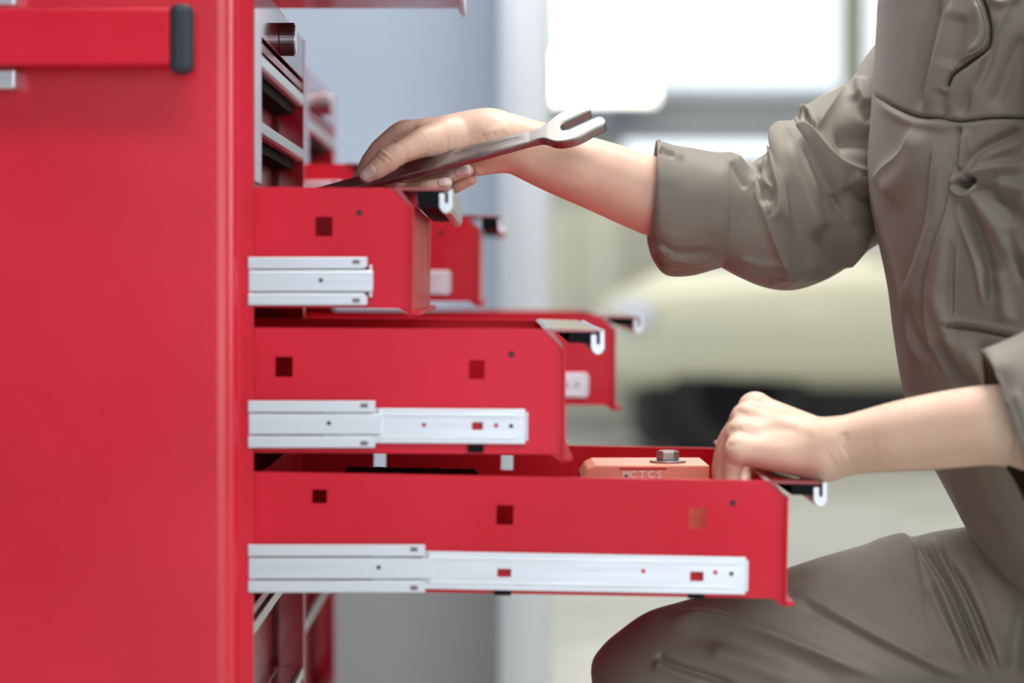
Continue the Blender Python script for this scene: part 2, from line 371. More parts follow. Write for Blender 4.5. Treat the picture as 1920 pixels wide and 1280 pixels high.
def drawer(root, dx, yn, W_, zt, zb, xr, holes=(), farholes=(), ch=.0175, tilt=0.0, slide=None, hole_disc=None, inner=None, tabs=(), dots=(), closed=False, fardrop=0.0):
    """one drawer: tray (with pierced sides), pull, trim, slides. xr is the right end of the near side"""
    y0, y1 = yn + .025, yn + W_ - .035
    xl = xr - .50
    T = math.radians(tilt); piv = (FX + dx, zb)
    t = .0016; gd = .024 if closed else (.0175 if zt > CZ else .0125)  # closed grips run deeper, their black paints the pull's shadow
    mb = MB()
    mb.plate(xl, xr, zb, zt, y0, y0 + t, holes, ch)
    mb.plate(xl, xr, zb, zt - fardrop, y1 - t, y1, farholes or holes, ch)
    mb.box(xl, xr, y0 + t, y1 - t, zb + .002, zb + .0036)
    mb.box(xl, xl + t, y0 + t, y1 - t, zb + .0036, zt - .006)
    # rolled top edges of the two sides
    mb.box(xl, xr - ch, y0 + t, y0 + .008, zt - t, zt); mb.box(xl, xr - ch, y1 - .008, y1 - t, zt - fardrop - t, zt - fardrop)
    d = mb.rot(piv, T).build('drawer', REDSH if closed else RED, root)
    fr = MB().box(xr, xr + .0022, y0 - .004, y1 + .004, zb - .004, zt - ch * .9)
    fr.box(xr + .0022, xr + .009, y0 - .004, y1 + .004, zb - .006, zb - .002)
    fr.add([(xr - .012, y0 + .001, zb + .0005), (xr + .002, y0 + .001, zb + .0005), (xr + .002, y0 + .001, zb - .009), (xr - .012, y0 + .003, zb + .0005), (xr + .002, y0 + .003, zb + .0005), (xr + .002, y0 + .003, zb - .009)],
           [(0, 1, 2), (3, 5, 4), (0, 3, 4, 1), (1, 4, 5, 2), (2, 5, 3, 0)])
    fr.rot(piv, T).build('drawer_front', REDSH if closed else RED, d)
    # pull: sloped apron, top plate, black grip below it, J trim
    pl = MB().prism([(xr - .0175, zt - .001), (xr - .0150, zt + .001), (xr + .0315, zt - .0002), (xr + .0315, zt - .0022), (xr - .010, zt - .0022), (xr + .0018, zt - ch), (xr, zt - ch)], y0 - .001, y1 + .001)
    pl.rot(piv, T).build('pull_plate', REDG, d)
    MB().prism([(xr + .005, zt - .0024), (xr + .0268, zt - .0024), (xr + .0262, zt - gd), (xr + .005, zt - gd)], y0, y1).rot(piv, T).build('pull_grip', BLACK, d, bevel=.0006)
    hook(MB(), xr, zt - .001, y0 - .001, y1 + .001, closed).rot(piv, T).build('trim_strip', ALU, d, bevel=.0006)
    if hole_disc:
        for r in hole_disc: MB().cyl((r[0], y0 - .0010, r[1]), .0028, .0011, 'y', 12).rot(piv, T).build('hole_disc', HOLE, d)  # dark discs stand in for small holes in the drawer side
    if slide:
        (sx0, sx1, sz0, sz1) = slide          # outer member in the near plane
        for side in (0, 1):
            def YY(a, b): return (y0 - b, y0 - a) if side == 0 else (y1 + a, y1 + b)
            h = sz1 - sz0
            o = MB()
            MB().box(sx0, sx1 - .001, *YY(.0012, .0030), sz0 + h * .15, sz1 - h * .15).build('slide_web', HOLE, d)
            o.prism([(sx0, sz1 - h * .250), (sx1 - .003, sz1 - h * .250), (sx1, sz1 - h * .18), (sx1, sz1 - .001), (sx1 - .001, sz1), (sx0, sz1)], *YY(.0030, .0125))
            o.prism([(sx0, sz0), (sx1 - .001, sz0), (sx1, sz0 + .001), (sx1, sz0 + h * .18), (sx1 - .003, sz0 + h * .250), (sx0, sz0 + h * .250)], *YY(.0030, .0125))
            o.build('slide_channel', STEEL, d, bevel=.0022)
            m_ = MB().box(sx0, sx1 + .0055, *YY(.0035, .0112), sz0 + h * .272, sz1 - h * .272)
            m_.box(sx1 + .001, sx1 + .0045, *YY(.003, .0085), sz0 + h * .16, sz1 - h * .16)
            m_.build('slide_runner', STEEL, d, bevel=.0014)
            for zz in (sz0 + h * .10, sz1 - h * .10):
                MB().box(sx1 - .014, sx1 - .007, *YY(.0120, .0129), zz - .002, zz + .002).build('slide_stop', DARKST, d)
            MB().cyl((sx1 - .0435, YY(.0105, .0118)[0], (sz0 + sz1) / 2 + .001), .0021, .0013, 'y', 12).build('slide_screw', HOLE, d)
            if inner:
                (ix1, iz0, iz1, hl) = inner
                q = MB().plate(sx1 - .05, ix1 - .0025, iz0, iz1, *YY(.0012, .0040), hl, .0)
                q.box(ix1 - .0025, ix1, *YY(.0012, .0030), iz0 + .003, iz1 - .003)
                q.rot(piv, T).build('slide_rail', STEEL, d, bevel=.0008)
                q2 = MB()
                for zz in (iz0 + (iz1 - iz0) * .18, iz1 - (iz1 - iz0) * .18):
                    q2.box(sx1 - .05, ix1 - .012, *YY(.0040, .0050), zz - .0012, zz + .0012)
                q2.rot(piv, T).build('rail_bead', STEEL, d, bevel=.0008)
                for (hx, hz, mm) in dots: MB().cyl((hx, YY(.0040, .0048)[0], hz), .0021, .0008, 'y', 12).rot(piv, T).build('rail_screw', mm, d)
            for (tx0, tx1, tz0, tz1) in tabs:
                MB().box(tx0, tx1, *YY(.0004, .0022), tz0, tz1).rot(piv, T).build('rail_clip', BLACK, d)
    return d

def R(x0, x1, y0, y1, dx=0.0):
    a = P2(x0, y1); b = P2(x1, y0); return (a[0] + dx, b[0] + dx, a[1], b[1])

def cabinet(dx, yn, label, spec):
    W_ = .685; xf = FX + dx; zt, zb = 1.135, .13; xb_ = xf - .56
    r = empty('tool_cabinet', (xf - .28, yn + W_ / 2, 0))
    # near side panel with rounded front corner, then the recessed corner strip
    c = MB(); prof = [(xb_, yn)]
    xc0 = xf - .0335
    prof.append((xc0 - .0010, yn))
    for k in range(25):
        a = math.pi / 2 * k / 24 * .9
        prof.append((xc0 + .020 * math.sin(a), yn + .020 * (1 - math.cos(a)) * .7))
    px_, py_ = prof[-1]
    prof += [(px_ + .0005, py_ + .004), (xf, yn + .0150), (xf, yn + .018), (px_ - .002, yn + .019), (xb_, yn + .004)]
    body = MB()
    body.prism(prof, zb, zt, 'z')
    # far side panel, back, top, bottom, front stiles and rails
    body.box(xb_, xf, yn + W_ - .004, yn + W_, zb, zt)
    body.box(xb_, xb_ + .003, yn + .004, yn + W_ - .004, zb, zt)
    body.box(xb_ + .003, xf - .001, yn + .019, yn + W_ - .004, zt - .003, zt)
    body.box(xb_ + .003, xf - .001, yn + .019, yn + W_ - .004, zb, zb + .003)
    body.build('body', REDB, r, smooth=False)
    ins = MB()
    ins.box(xf - .030, xf, yn + W_ - .030, yn + W_ - .004, zb + .003, zt - .003)         # far stile
    ins.build('stile', REDG, r, bevel=.0012)
    MB().box(xf - .030, xf - .001, yn + .018, yn + .022, zb + .003, zt - .003).build('stile', REDSH, r)
    MB().box(xf - .0025, xf + .0006, yn + .0200, yn + .095, .9425, 1.127).build('corner_plate', REDG, r, bevel=.0012)
    # lock panel with its cylinder
    lk = MB().box(xf - .003, xf - .0004, yn + .022, yn + W_ - .031, 1.087, 1.133).build('lock_panel', REDG, r, bevel=.0008)
    yl = yn + .325
    MB().cyl((xf - .0005, yl, 1.1037), .0175, .0155, 'x', 40).build('lock_cylinder', DARKST, lk, bevel=.0008)
    MB().cyl((xf + .0150, yl, 1.1037), .0150, .0012, 'x', 40).build('lock_face', ALU, lk)
    for zz in (1.0775, .5405):
        MB().box(xf - .020, xf - .0015, yn + .022, yn + W_ - .031, zz - .004, zz + .004).build('cross_rail', REDSH, r)
    MB().box(xf - .020, xf - .0015, yn + .022, yn + W_ - .031, zb + .003, .235).build('kick_plate', REDSH, r)
    for (cx_, cy_) in ((xb_ + .07, yn + .07), (xf - .07, yn + .07), (xb_ + .07, yn + W_ - .07), (xf - .07, yn + W_ - .07)):
        k = MB().box(cx_ - .022, cx_ + .022, cy_ - .022, cy_ - .018, .04, zb).box(cx_ - .022, cx_ + .022, cy_ + .018, cy_ + .022, .04, zb).box(cx_ - .03, cx_ + .03, cy_ - .03, cy_ + .03, zb - .004, zb).build('caster', STEEL, r)
        MB().cyl((cx_, cy_ - .015, .05), .05, .03, 'y', 24).build('caster_wheel', TYRE, k)
    for s in spec:
        drawer(r, dx, yn, W_, **s)
    tag(r, label, 'tool cabinet', 'red drawer cabinets on casters')
    return r

def closed_(zt, zb, dx): return dict(zt=zt, zb=zb, xr=FX + dx - .0385, closed=True)
def std(dx, mirror=False):
    return {
     1: lambda xr=None: dict(zt=P2(0, 350)[1], zb=P2(0, 577)[1], xr=(xr if xr is not None else P2(770, 0)[0]), ),
    }
dr1 = dict(zt=P2(0, 350)[1], zb=P2(0, 576)[1], xr=P2(770, 0)[0], tilt=.5, holes=[R(590, 622, 405, 442)], slide=R(467, 690, 482, 572), hole_disc=[P2(672, 397)], inner=None)
dr2 = dict(zt=P2(0, 614)[1], zb=P2(0, 848)[1], xr=P2(1055, 0)[0], tilt=.35, holes=[R(515, 548, 668, 706), R(878, 908, 672, 708)], slide=R(467, 705, 750, 838), hole_disc=[P2(958, 661)],
           inner=(P2(990, 0)[0], P2(0, 829)[1], P2(0, 763)[1], [R(885, 904, 789, 803)]), tabs=[R(877, 907, 831, 845)],
           dots=[(*P2(795, 794), DARKR), (*P2(930, 794), DARKR), (*P2(958, 795), HOLE)])
dr3 = dict(zt=P2(0, 884)[1], zb=P2(0, 1104)[1], xr=P2(1470, 0)[0], tilt=1.05, ch=.016, holes=[R(582, 610, 915, 941), R(928, 960, 938, 975), R(1290, 1322, 937, 975)], slide=R(467, 798, 1018, 1108),
           hole_disc=[P2(1371, 926)], inner=(P2(1402, 0)[0], P2(0, 1097)[1], P2(0, 1026)[1], [R(932, 957, 1057, 1072), R(1293, 1317, 1056, 1073)]),
           tabs=[R(926, 958, 1097, 1107), R(1290, 1320, 1096, 1107)], dots=[(*P2(1205, 1056), DARKR), (*P2(1340, 1056), DARKR), (*P2(1370, 1058), HOLE)],
           farholes=[R(640, 668, 925, 960), R(938, 966, 925, 960)], fardrop=.008)
cabA = cabinet(0, 2.475, 'red tool cabinet nearest the camera, three drawers pulled open at stepped lengths',
        [closed_(1.069, 1.009, 0), closed_(1.0044, .943, 0), dr1, dr2, dr3, closed_(.531, .402, 0), closed_(.398, .245, 0)])
# lift-off bar handle on the near cabinet's side panel
yh = 2.475
hb = MB().prism([(-.60, 1.0995), (-.2990, 1.0995), (-.2990, 1.0465), (-.60, 1.0465)], yh - .048, yh - .026).build('side_handle', RED, cabA, bevel=.003)
MB().box(-.3000, -.2790, yh - .051, yh - .022, 1.0390, 1.1030).build('handle_cap', RUBBER, hb, bevel=.007)
MB().box(-.2950, -.2850, yh - .022, yh, 1.055, 1.09).build('handle_standoff', REDSH, hb)
for (za, zb_) in ((1.0260, 1.0455), (1.1010, 1.125)):
    MB().box(-.52, -.4430, yh - .030, yh, za, zb_).build('handle_bracket', STEEL, hb, bevel=.003)

def shift(d, dx):
    q = dict(d); q['xr'] = d['xr'] + dx
    mv = lambda r: (r[0] + dx, r[1] + dx, *r[2:])
    q['holes'] = [mv(h) for h in d['holes']]
    q['hole_disc'] = [(p[0] + dx, p[1]) for p in d['hole_disc']]
    q.pop('farholes', None)
    if d.get('inner'):
        i = d['inner']; q['inner'] = (i[0] + dx, i[1], i[2], [mv(h) for h in i[3]]); q['tabs'] = [mv(h) for h in d['tabs']]
        q['dots'] = [(a + dx, b, c) for a, b, c in d['dots']]
    return q
DX2 = -.026
YN2 = 3.485
e1 = shift(dr1, -.028 - dr1['xr']); e1['inner'] = (-.028 - .034, P2(0, 560)[1], P2(0, 495)[1], []); e1['tabs'] = []; e1['dots'] = []
e2 = shift(dr2, .151 - dr2['xr'])
dB = dict(zt=1.0044, zb=.945, xr=-.185, tilt=0, holes=[], slide=(-.35, -.205, .952, .982), hole_disc=[])
cabB = cabinet(DX2, YN2, 'second red tool cabinet standing behind the first one, its drawers blurred',
        [closed_(1.069, 1.009, DX2), dB, e1, e2, closed_(.670, .551, DX2), closed_(.531, .402, DX2), closed_(.398, .245, DX2)])
# yellow-topped screwdriver left lying on the slightly open drawer? -> small padlock tag on the far lock
# ---- upper chest with one drawer pulled out, above the near cabinet
ch = empty('tool_chest', (-.55, 2.82, 1.135))
y0, y1 = 2.477, 3.158
MB().box(-.79, -.30, y0, y0 + .004, 1.136, 1.48).box(-.79, -.30, y1 - .004, y1, 1.136, 1.48).box(-.79, -.786, y0, y1, 1.136, 1.48).box(-.79, -.30, y0, y1, 1.476, 1.48).box(-.79, -.30, y0, y1, 1.136, 1.140).build('body', RED, ch)
dd = MB().box(-.46, -.046, y0 + .02, y0 + .022, 1.172, 1.23).box(-.46, -.046, y1 - .03, y1 - .028, 1.172, 1.23).box(-.46, -.046, y0 + .02, y1 - .028, 1.170, 1.172).build('drawer', REDSH, ch)
MB().box(-.046, -.044, y0 + .016, y1 - .024, 1.164, 1.235).build('drawer_front', REDSH, dd)
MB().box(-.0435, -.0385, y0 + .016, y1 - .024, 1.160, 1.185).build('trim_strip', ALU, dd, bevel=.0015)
MB().box(-.30, -.075, y1 - .0275, y1 - .014, 1.173, 1.190).build('slide_channel', STEEL, dd, bevel=.002)
tag(ch, 'red upper chest on top of the near cabinet with its lowest drawer pulled out', 'tool chest')
MB().box(-.30, -.298, y0 + .004, y1 - .004, 1.24, 1.47).build('drawer_front', REDSH, ch, bevel=.001)

# ---------------------------------------------------------------- things in the lowest open drawer
zf = .551 + .004
def z3(x): return -math.tan(math.radians(1.05)) * (x - FX)
# orange-red box with white lettering
bxr = empty('parts_box', (.15, 2.72, zf + z3(.15)))
xa, xb, ya, yb = P2(1090, 0)[0] * 1.064, P2(1330, 0)[0] * 1.064, 2.66, 2.78
zt_ = CZ - (872 - CY) * 2.66 / F
MB().prism([(xa, zf + z3(xa) + .001), (xb, zf + z3(xb) + .001), (xb, zt_), (xa + .014, zt_), (xa + .006, zt_ - .004), (xa, zt_ - .014)], ya, yb).build('case', ORANGE, bxr, bevel=.0015)
MB().box(xa + .038, xa + .085, ya - .0008, ya, zt_ - .0042, zt_ - .0022).build('printed_bar', DARKR, bxr)
def text(name, body, size, loc, m, parent, rx=90):
    cu = bpy.data.curves.new(name, 'FONT'); cu.body = body; cu.size = size; cu.extrude = .0002; cu.offset = .0002
    t = bpy.data.objects.new('tmp', cu); COL.objects.link(t); bpy.context.view_layer.update()
    me = bpy.data.meshes.new_from_object(t.evaluated_get(bpy.context.evaluated_depsgraph_get())); bpy.data.objects.remove(t)
    me.materials.clear(); me.materials.append(m)
    o = bpy.data.objects.new(name, me); COL.objects.link(o)
    if parent: o.parent = parent
    o.location = Vector(loc) - wloc(parent); o.rotation_euler = (math.radians(rx), 0, 0)
    o['kind'] = 'stuff'
    return o
text('lettering', 'MC T C S', .0095, (xa + .041, ya - .0009, zt_ - .0125), WHITEI, bxr)
tag(bxr, 'orange-red case with blurred white lettering inside the lowest open drawer', 'case')
# bolt with washer standing on the case
xbolt = (1252 - CX) * 2.70 / F; zb0 = zt_ + .0002
bo = empty('hex_bolt', (xbolt, 2.70, zb0))
MB().cyl((xbolt, 2.70, zb0), .0185, .0022, 'z', 40).build('washer', CHROME, bo, bevel=.0006)
MB().cyl((xbolt, 2.70, zb0 + .0023), .0118, .0092, 'z', 6).build('bolt_head', CHROME, bo, bevel=.001)
MB().cyl((xbolt, 2.70, zb0 + .0115), .0092, .0006, 'z', 24).build('bolt_crown', CHROME, bo)
tag(bo, 'shiny steel hex bolt with washer standing on the orange-red case', 'bolt')
# padded black roll of tools
V = []; Fc = []
n = 14; L_ = 40
for i in range(L_ + 1):
    x = -.17 + .165 * i / L_; e = min(1, (i + 1) / 4, (L_ - i + 1) / 6)
    for k in range(n):
        a = 2 * math.pi * k / n
        rz = .024 * e ** .5 * (1 + .008 * math.sin(i * 1.3)); ry = .05 * e ** .5
        zc = zf + z3(x) + .001 + .024 * e ** .5 + .054
        V.append((x, 2.78 + ry * math.cos(a), zc - .024 * e ** .5 + rz + rz * math.sin(a) + (0 if math.sin(a) > 0 else -.054)))
for i in range(L_):
    for k in range(n): Fc.append([i * n + k, i * n + (k + 1) % n, (i + 1) * n + (k + 1) % n, (i + 1) * n + k])
Fc += [list(range(n)), [L_ * n + k for k in range(n)][::-1]]
tag(obj('tool_pouch', V, Fc, mat('black_fabric', (.008, .008, .010), .8, bump=(300, .6, .001)), smooth=True), 'black padded tool pouch lying deep in the lowest open drawer', 'pouch')
# chrome spanner lying in the top open drawer, tip seen through the square hole

# ================================================================ implicit surfaces (bodies, spanner)
def surface_nets(f, org, h):
    """f: 3D array of distances; returns verts, quads of the zero surface"""
    s = f < 0
    nx, ny, nz = f.shape
    c = np.zeros((nx - 1, ny - 1, nz - 1), dtype=np.uint8)
    for i in (0, 1):
        for j in (0, 1):
            for k in (0, 1): c += s[i:nx - 1 + i, j:ny - 1 + j, k:nz - 1 + k]
    act = (c > 0) & (c < 8)
    I = np.argwhere(act); idx = -np.ones(c.shape, dtype=np.int64); idx[act] = np.arange(len(I))
    acc = np.zeros((len(I), 3)); cnt = np.zeros(len(I))
    offs = [(i, j, k) for i in (0, 1) for j in (0, 1) for k in (0, 1)]
    for a in offs:
        for ax in range(3):
            if a[ax]: continue
            b = list(a); b[ax] = 1
            fa = f[I[:, 0] + a[0], I[:, 1] + a[1], I[:, 2] + a[2]]; fb = f[I[:, 0] + b[0], I[:, 1] + b[1], I[:, 2] + b[2]]
            m = (fa < 0) != (fb < 0)
            t = np.where(m, fa / np.where(m, fa - fb, 1), 0)
            p = np.tile(np.array(a, dtype=float), (len(I), 1)); p[:, ax] += t
            acc[m] += p[m]; cnt[m] += 1
    V = (I + acc / cnt[:, None]) * h + org
    Q = []
    for ax in range(3):
        u, v = [(1, 2), (2, 0), (0, 1)][ax]
        sl0 = [slice(None)] * 3; sl1 = [slice(None)] * 3
        sl0[ax] = slice(0, -1); sl1[ax] = slice(1, None)
        a = s[tuple(sl0)]; b = s[tuple(sl1)]
        E = np.argwhere(a != b)
        E = E[(E[:, u] > 0) & (E[:, v] > 0) & (E[:, u] < f.shape[u] - 1) & (E[:, v] < f.shape[v] - 1)]
        sign = a[E[:, 0], E[:, 1], E[:, 2]]
        def g(du, dv):
            q = E.copy(); q[:, u] -= du; q[:, v] -= dv
            return idx[q[:, 0], q[:, 1], q[:, 2]]
        q = np.stack([g(0, 0), g(1, 0), g(1, 1), g(0, 1)], 1)
        q[~sign] = q[~sign][:, ::-1]
        Q.append(q)
    Q = np.concatenate(Q); Q = Q[(Q >= 0).all(1)]
    return V, Q

def smin(a, b, k):
    h = np.clip(.5 + .5 * (b - a) / k, 0, 1)
    return b + (a - b) * h - k * h * (1 - h)

class Field:
    def __init__(s, lo, hi, h):
        s.lo = np.array(lo, float); s.h = h; s.n = np.ceil((np.array(hi) - s.lo) / h).astype(int) + 1
        s.f = np.full(s.n, .05, dtype=np.float32)
    def axes(s, a, b):
        i0 = np.clip(((a - s.lo) / s.h).astype(int), 0, s.n); i1 = np.clip(((b - s.lo) / s.h).astype(int) + 2, 0, s.n)
        g = [s.lo[q] + s.h * np.arange(i0[q], i1[q]) for q in range(3)]
        return tuple(slice(i0[q], i1[q]) for q in range(3)), np.meshgrid(*g, indexing='ij', sparse=True)
    def cone(s, a, b, ra, rb, k=.004, margin=None):
        a, b = np.array(a, float), np.array(b, float); r = max(ra, rb) + (margin or max(.012, 2 * k))
        sl, (X, Y, Z) = s.axes(np.minimum(a, b) - r, np.maximum(a, b) + r)
        d = b - a; L = max(d @ d, 1e-12)
        t = np.clip(((X - a[0]) * d[0] + (Y - a[1]) * d[1] + (Z - a[2]) * d[2]) / L, 0, 1)
        q = np.sqrt((X - a[0] - t * d[0]) ** 2 + (Y - a[1] - t * d[1]) ** 2 + (Z - a[2] - t * d[2]) ** 2) - (ra + (rb - ra) * t)
        s.f[sl] = smin(s.f[sl], q.astype(np.float32), k)
        return s
    def chain(s, pts, k=.004):
        """pts: (px, py, depth, radius in pixels at that depth)"""
        P = [(W(p[0], p[1], p[2]), p[3] * p[2] / F) for p in pts]
        A = np.array([[*p, r] for p, r in P])
        if len(A) > 2: A = spline(A, 5)
        r = A[:, 3].max() + max(.012, 2 * k)
        sl, (X, Y, Z) = s.axes(A[:, :3].min(0) - r, A[:, :3].max(0) + r)
        f = np.full(np.broadcast(X, Y, Z).shape, .05, dtype=np.float32)
        for p, q in zip(A[:-1], A[1:]):
            d = q[:3] - p[:3]; L = max(d @ d, 1e-12)
            t = np.clip(((X - p[0]) * d[0] + (Y - p[1]) * d[1] + (Z - p[2]) * d[2]) / L, 0, 1)
            f = np.minimum(f, np.sqrt((X - p[0] - t * d[0]) ** 2 + (Y - p[1] - t * d[1]) ** 2 + (Z - p[2] - t * d[2]) ** 2) - (p[3] + (q[3] - p[3]) * t))
        s.f[sl] = smin(s.f[sl], f, k).astype(np.float32)
        return s
    def mesh(s): return surface_nets(s.f, s.lo, s.h)

# ---------------------------------------------------------------- folds
def spline(pts, n=10):
    P = np.array(pts, float)
    if len(P) < 3: 
        t = np.linspace(0, 1, n)[:, None]; return P[0] * (1 - t) + P[-1] * t
    E = np.vstack([2 * P[0] - P[1], P, 2 * P[-1] - P[-2]]); out = []
    for i in range(len(P) - 1):
        p0, p1, p2, p3 = E[i:i + 4]
        for t in np.linspace(0, 1, n, endpoint=False):
            out.append(.5 * ((2 * p1) + (-p0 + p2) * t + (2 * p0 - 5 * p1 + 4 * p2 - p3) * t * t + (-p0 + 3 * p1 - 3 * p2 + p3) * t ** 3))
    out.append(P[-1]); return np.array(out)

def vnormals(V, Q):
    n = np.zeros_like(V)
    fn = np.cross(V[Q[:, 2]] - V[Q[:, 0]], V[Q[:, 3]] - V[Q[:, 1]])
    for k in range(4): np.add.at(n, Q[:, k], fn)
    return n / np.maximum(np.linalg.norm(n, axis=1)[:, None], 1e-12)

def fold(V, Nn, folds, front=True):
    """raises or sinks the cloth along soft curves. fold: (points, width, height mm, kind[, second width])"""
    d = V[:, 1]; px = CX + V[:, 0] * F / d; py = CY - (V[:, 2] - CZ) * F / d
    disp = np.zeros(len(V)); facing = np.clip(-Nn[:, 1] * 2.5 + .2, 0, 1) if front else np.ones(len(V))
    for fd in folds:
        pts, w, amp, kind = fd[:4]; w2 = fd[4] if len(fd) > 4 else w
        S = spline(pts, 8); R_ = 3.2 * max(w, w2)
        m = np.where((px > S[:, 0].min() - R_) & (px < S[:, 0].max() + R_) & (py > S[:, 1].min() - R_) & (py < S[:, 1].max() + R_) & (facing > 0))[0]
        if not len(m): continue
        A = S[:-1]; B = S[1:]; D = B - A; L2 = np.maximum((D ** 2).sum(1), 1e-9)
        best = np.full(len(m), 1e18); sg = np.zeros(len(m)); tt = np.zeros(len(m))
        x, y = px[m], py[m]
        for i in range(len(A)):
            t = np.clip(((x - A[i, 0]) * D[i, 0] + (y - A[i, 1]) * D[i, 1]) / L2[i], 0, 1)
            ex = x - A[i, 0] - t * D[i, 0]; ey = y - A[i, 1] - t * D[i, 1]; q = ex * ex + ey * ey
            b = q < best
            best[b] = q[b]; sg[b] = np.sign(D[i, 0] * ey - D[i, 1] * ex)[b]; tt[b] = ((i + t) / len(A))[b]
        s = np.sqrt(best); tp = np.clip(np.minimum(tt, 1 - tt) * 5, 0, 1); tp = tp * tp * (3 - 2 * tp)
        if kind == 'o': tp = np.ones_like(tp)
        if kind in ('r', 'o'): hgt = np.exp(-(s / w) ** 2)
        elif kind == 's':      # sharp on one side (right of travel is low), soft on the other
            hgt = np.where(sg > 0, np.exp(-s / w), np.exp(-s / w2))
        elif kind == 'S': hgt = np.where(sg > 0, 1 / (1 + (s / w) ** 2), np.exp(-(s / w2) ** 2)); 
        disp[m] += amp * .001 * tp * hgt
    return V + Nn * (disp * facing)[:, None]

# ---------------------------------------------------------------- spanner
def spanner():
    a = W(1063, 243, 2.775); b = W(600, 363, 2.835)
    u = (a - b) / np.linalg.norm(a - b)
    th = math.radians(40)
    n = np.array([0, -math.sin(th), math.cos(th)]); n -= u * (n @ u); n /= np.linalg.norm(n)
    v = np.cross(n, u)
    h = .00075
    fl = Field((-.30, -.032, -.0075), (.046, .034, .0075), h)
    g = [fl.lo[i] + h * np.arange(fl.n[i]) for i in range(3)]
    X, Y, Z = np.meshgrid(*g, indexing='ij', sparse=True)
    al = math.radians(17); ca, sa = math.cos(al), math.sin(al)
    p = X * ca + Y * sa; q = -X * sa + Y * ca
    head = np.sqrt(((X - .003) / 1.05) ** 2 + Y ** 2) - .0265
    def box2(p, q, cx, cy, hx, hy, r):
        dx = np.abs(p - cx) - hx + r; dy = np.abs(q - cy) - hy + r
        return np.sqrt(np.maximum(dx, 0) ** 2 + np.maximum(dy, 0) ** 2) + np.minimum(np.maximum(dx, dy), 0) - r
    j1 = box2(p, q, .0150, .0165, .0165, .0090, .0065)      # upper jaw
    j2 = box2(p, q, .0185, -.0170, .0205, .0094, .0075)    # lower jaw
    head = smin(smin(head, j1, .006), j2, .006)
    slot = np.minimum(box2(p, q, .032, 0, .030, .0076, .001), np.sqrt((p - .002) ** 2 + q ** 2) - .0076)
    slot = np.maximum(slot, -(p + .0075))
    t = np.clip(-X / .29, 0, 1)
    shaft = np.abs(Y) - (.0088 + .0032 * np.clip(t * 3, 0, 1) - .0040 * np.clip(t * 2.2 - 1.1, 0, 1)); shaft = np.maximum(np.maximum(shaft, X), -X - .285)
    ring = np.abs(np.sqrt((X + .272) ** 2 + Y ** 2) - .014) - .0055
    f2 = smin(head, shaft, .009)
    f2 = np.maximum(f2, -slot)
    thick = np.where(X > -.02, .0050, .0040 ) + 0 * Y
    thick = .0038 + .0014 * np.clip((X + .040) / .020, 0, 1)
    gr = np.clip(1 - (np.abs(Y) / .0050) ** 4, 0, 1) * np.clip((-X - .045) / .01, 0, 1) * np.clip((X + .24) / .01, 0, 1)
    f1 = np.abs(Z) - thick + .0004 * gr
    r = .0016
    A = f2 + r; B = f1 + r
    f = np.minimum(np.maximum(A, B), 0) + np.sqrt(np.maximum(A, 0) ** 2 + np.maximum(B, 0) ** 2) - r
    fl.f = np.broadcast_to(f, tuple(fl.n)).astype(np.float32)
    V, Q = fl.mesh()
    Vw = a + V[:, :1] * u + V[:, 1:2] * v + V[:, 2:3] * n
    o = bigmesh('spanner', Vw, Q, CHROME)
    sm = o.modifiers.new('smooth', 'SMOOTH'); sm.iterations = 2; sm.factor = .5
    tag(o, 'polished steel open-ended spanner held in the raised hand above the top drawer', 'spanner')
    return Vw
spanner()

# ================================================================ the mechanic
person = empty('person', (.60, 2.90, 0))
tag(person, 'person in a taupe coverall squatting by the drawers, one hand holding a spanner', 'person')

def field_for(pts, h, pad=.02):
    P = np.array([W(p[0], p[1], p[2]) for p in pts]); r = max(p[3] * p[2] / F for p in pts) + pad
    return P.min(0) - r, P.max(0) + r

# ---- raised right hand and forearm
RH_fore = [(1330, 405, 2.90, 76), (1225, 368, 2.88, 73), (1130, 332, 2.865, 67), (1040, 300, 2.855, 60), (975, 274, 2.848, 55), (930, 262, 2.845, 55)]
lo = np.minimum(W(630, 460, 3.0), W(630, 460, 2.7)) ; lo[1] = 2.755
hi = W(1345, 180, 2.96); hi[1] = 2.965
fR = Field(lo, hi, .00105)
fR.chain(RH_fore, .012)
fR.cone(W(900, 262, 2.850), W(850, 262, 2.848), 56 * 2.85 / F, 46 * 2.85 / F, .014)     # wrist to heel of hand
fR.cone(W(880, 258, 2.845), W(812, 262, 2.828), 46 * 2.84 / F, 32 * 2.83 / F, .010)     # ball of the thumb
fR.cone(W(880, 240, 2.87), W(800, 250, 2.868), 33 * 2.86 / F, 27 * 2.86 / F, .010)      # back of the hand, index side
fR.cone(W(890, 262, 2.885), W(812, 268, 2.90), 40 * 2.89 / F, 27 * 2.9 / F, .010)
fR.cone(W(900, 285, 2.88), W(850, 290, 2.925), 36 * 2.9 / F, 24 * 2.92 / F, .010)
fR.cone(W(930, 295, 2.845), W(898, 317, 2.84), 30 * 2.84 / F, 13 * 2.84 / F, .008)      # fold at the heel
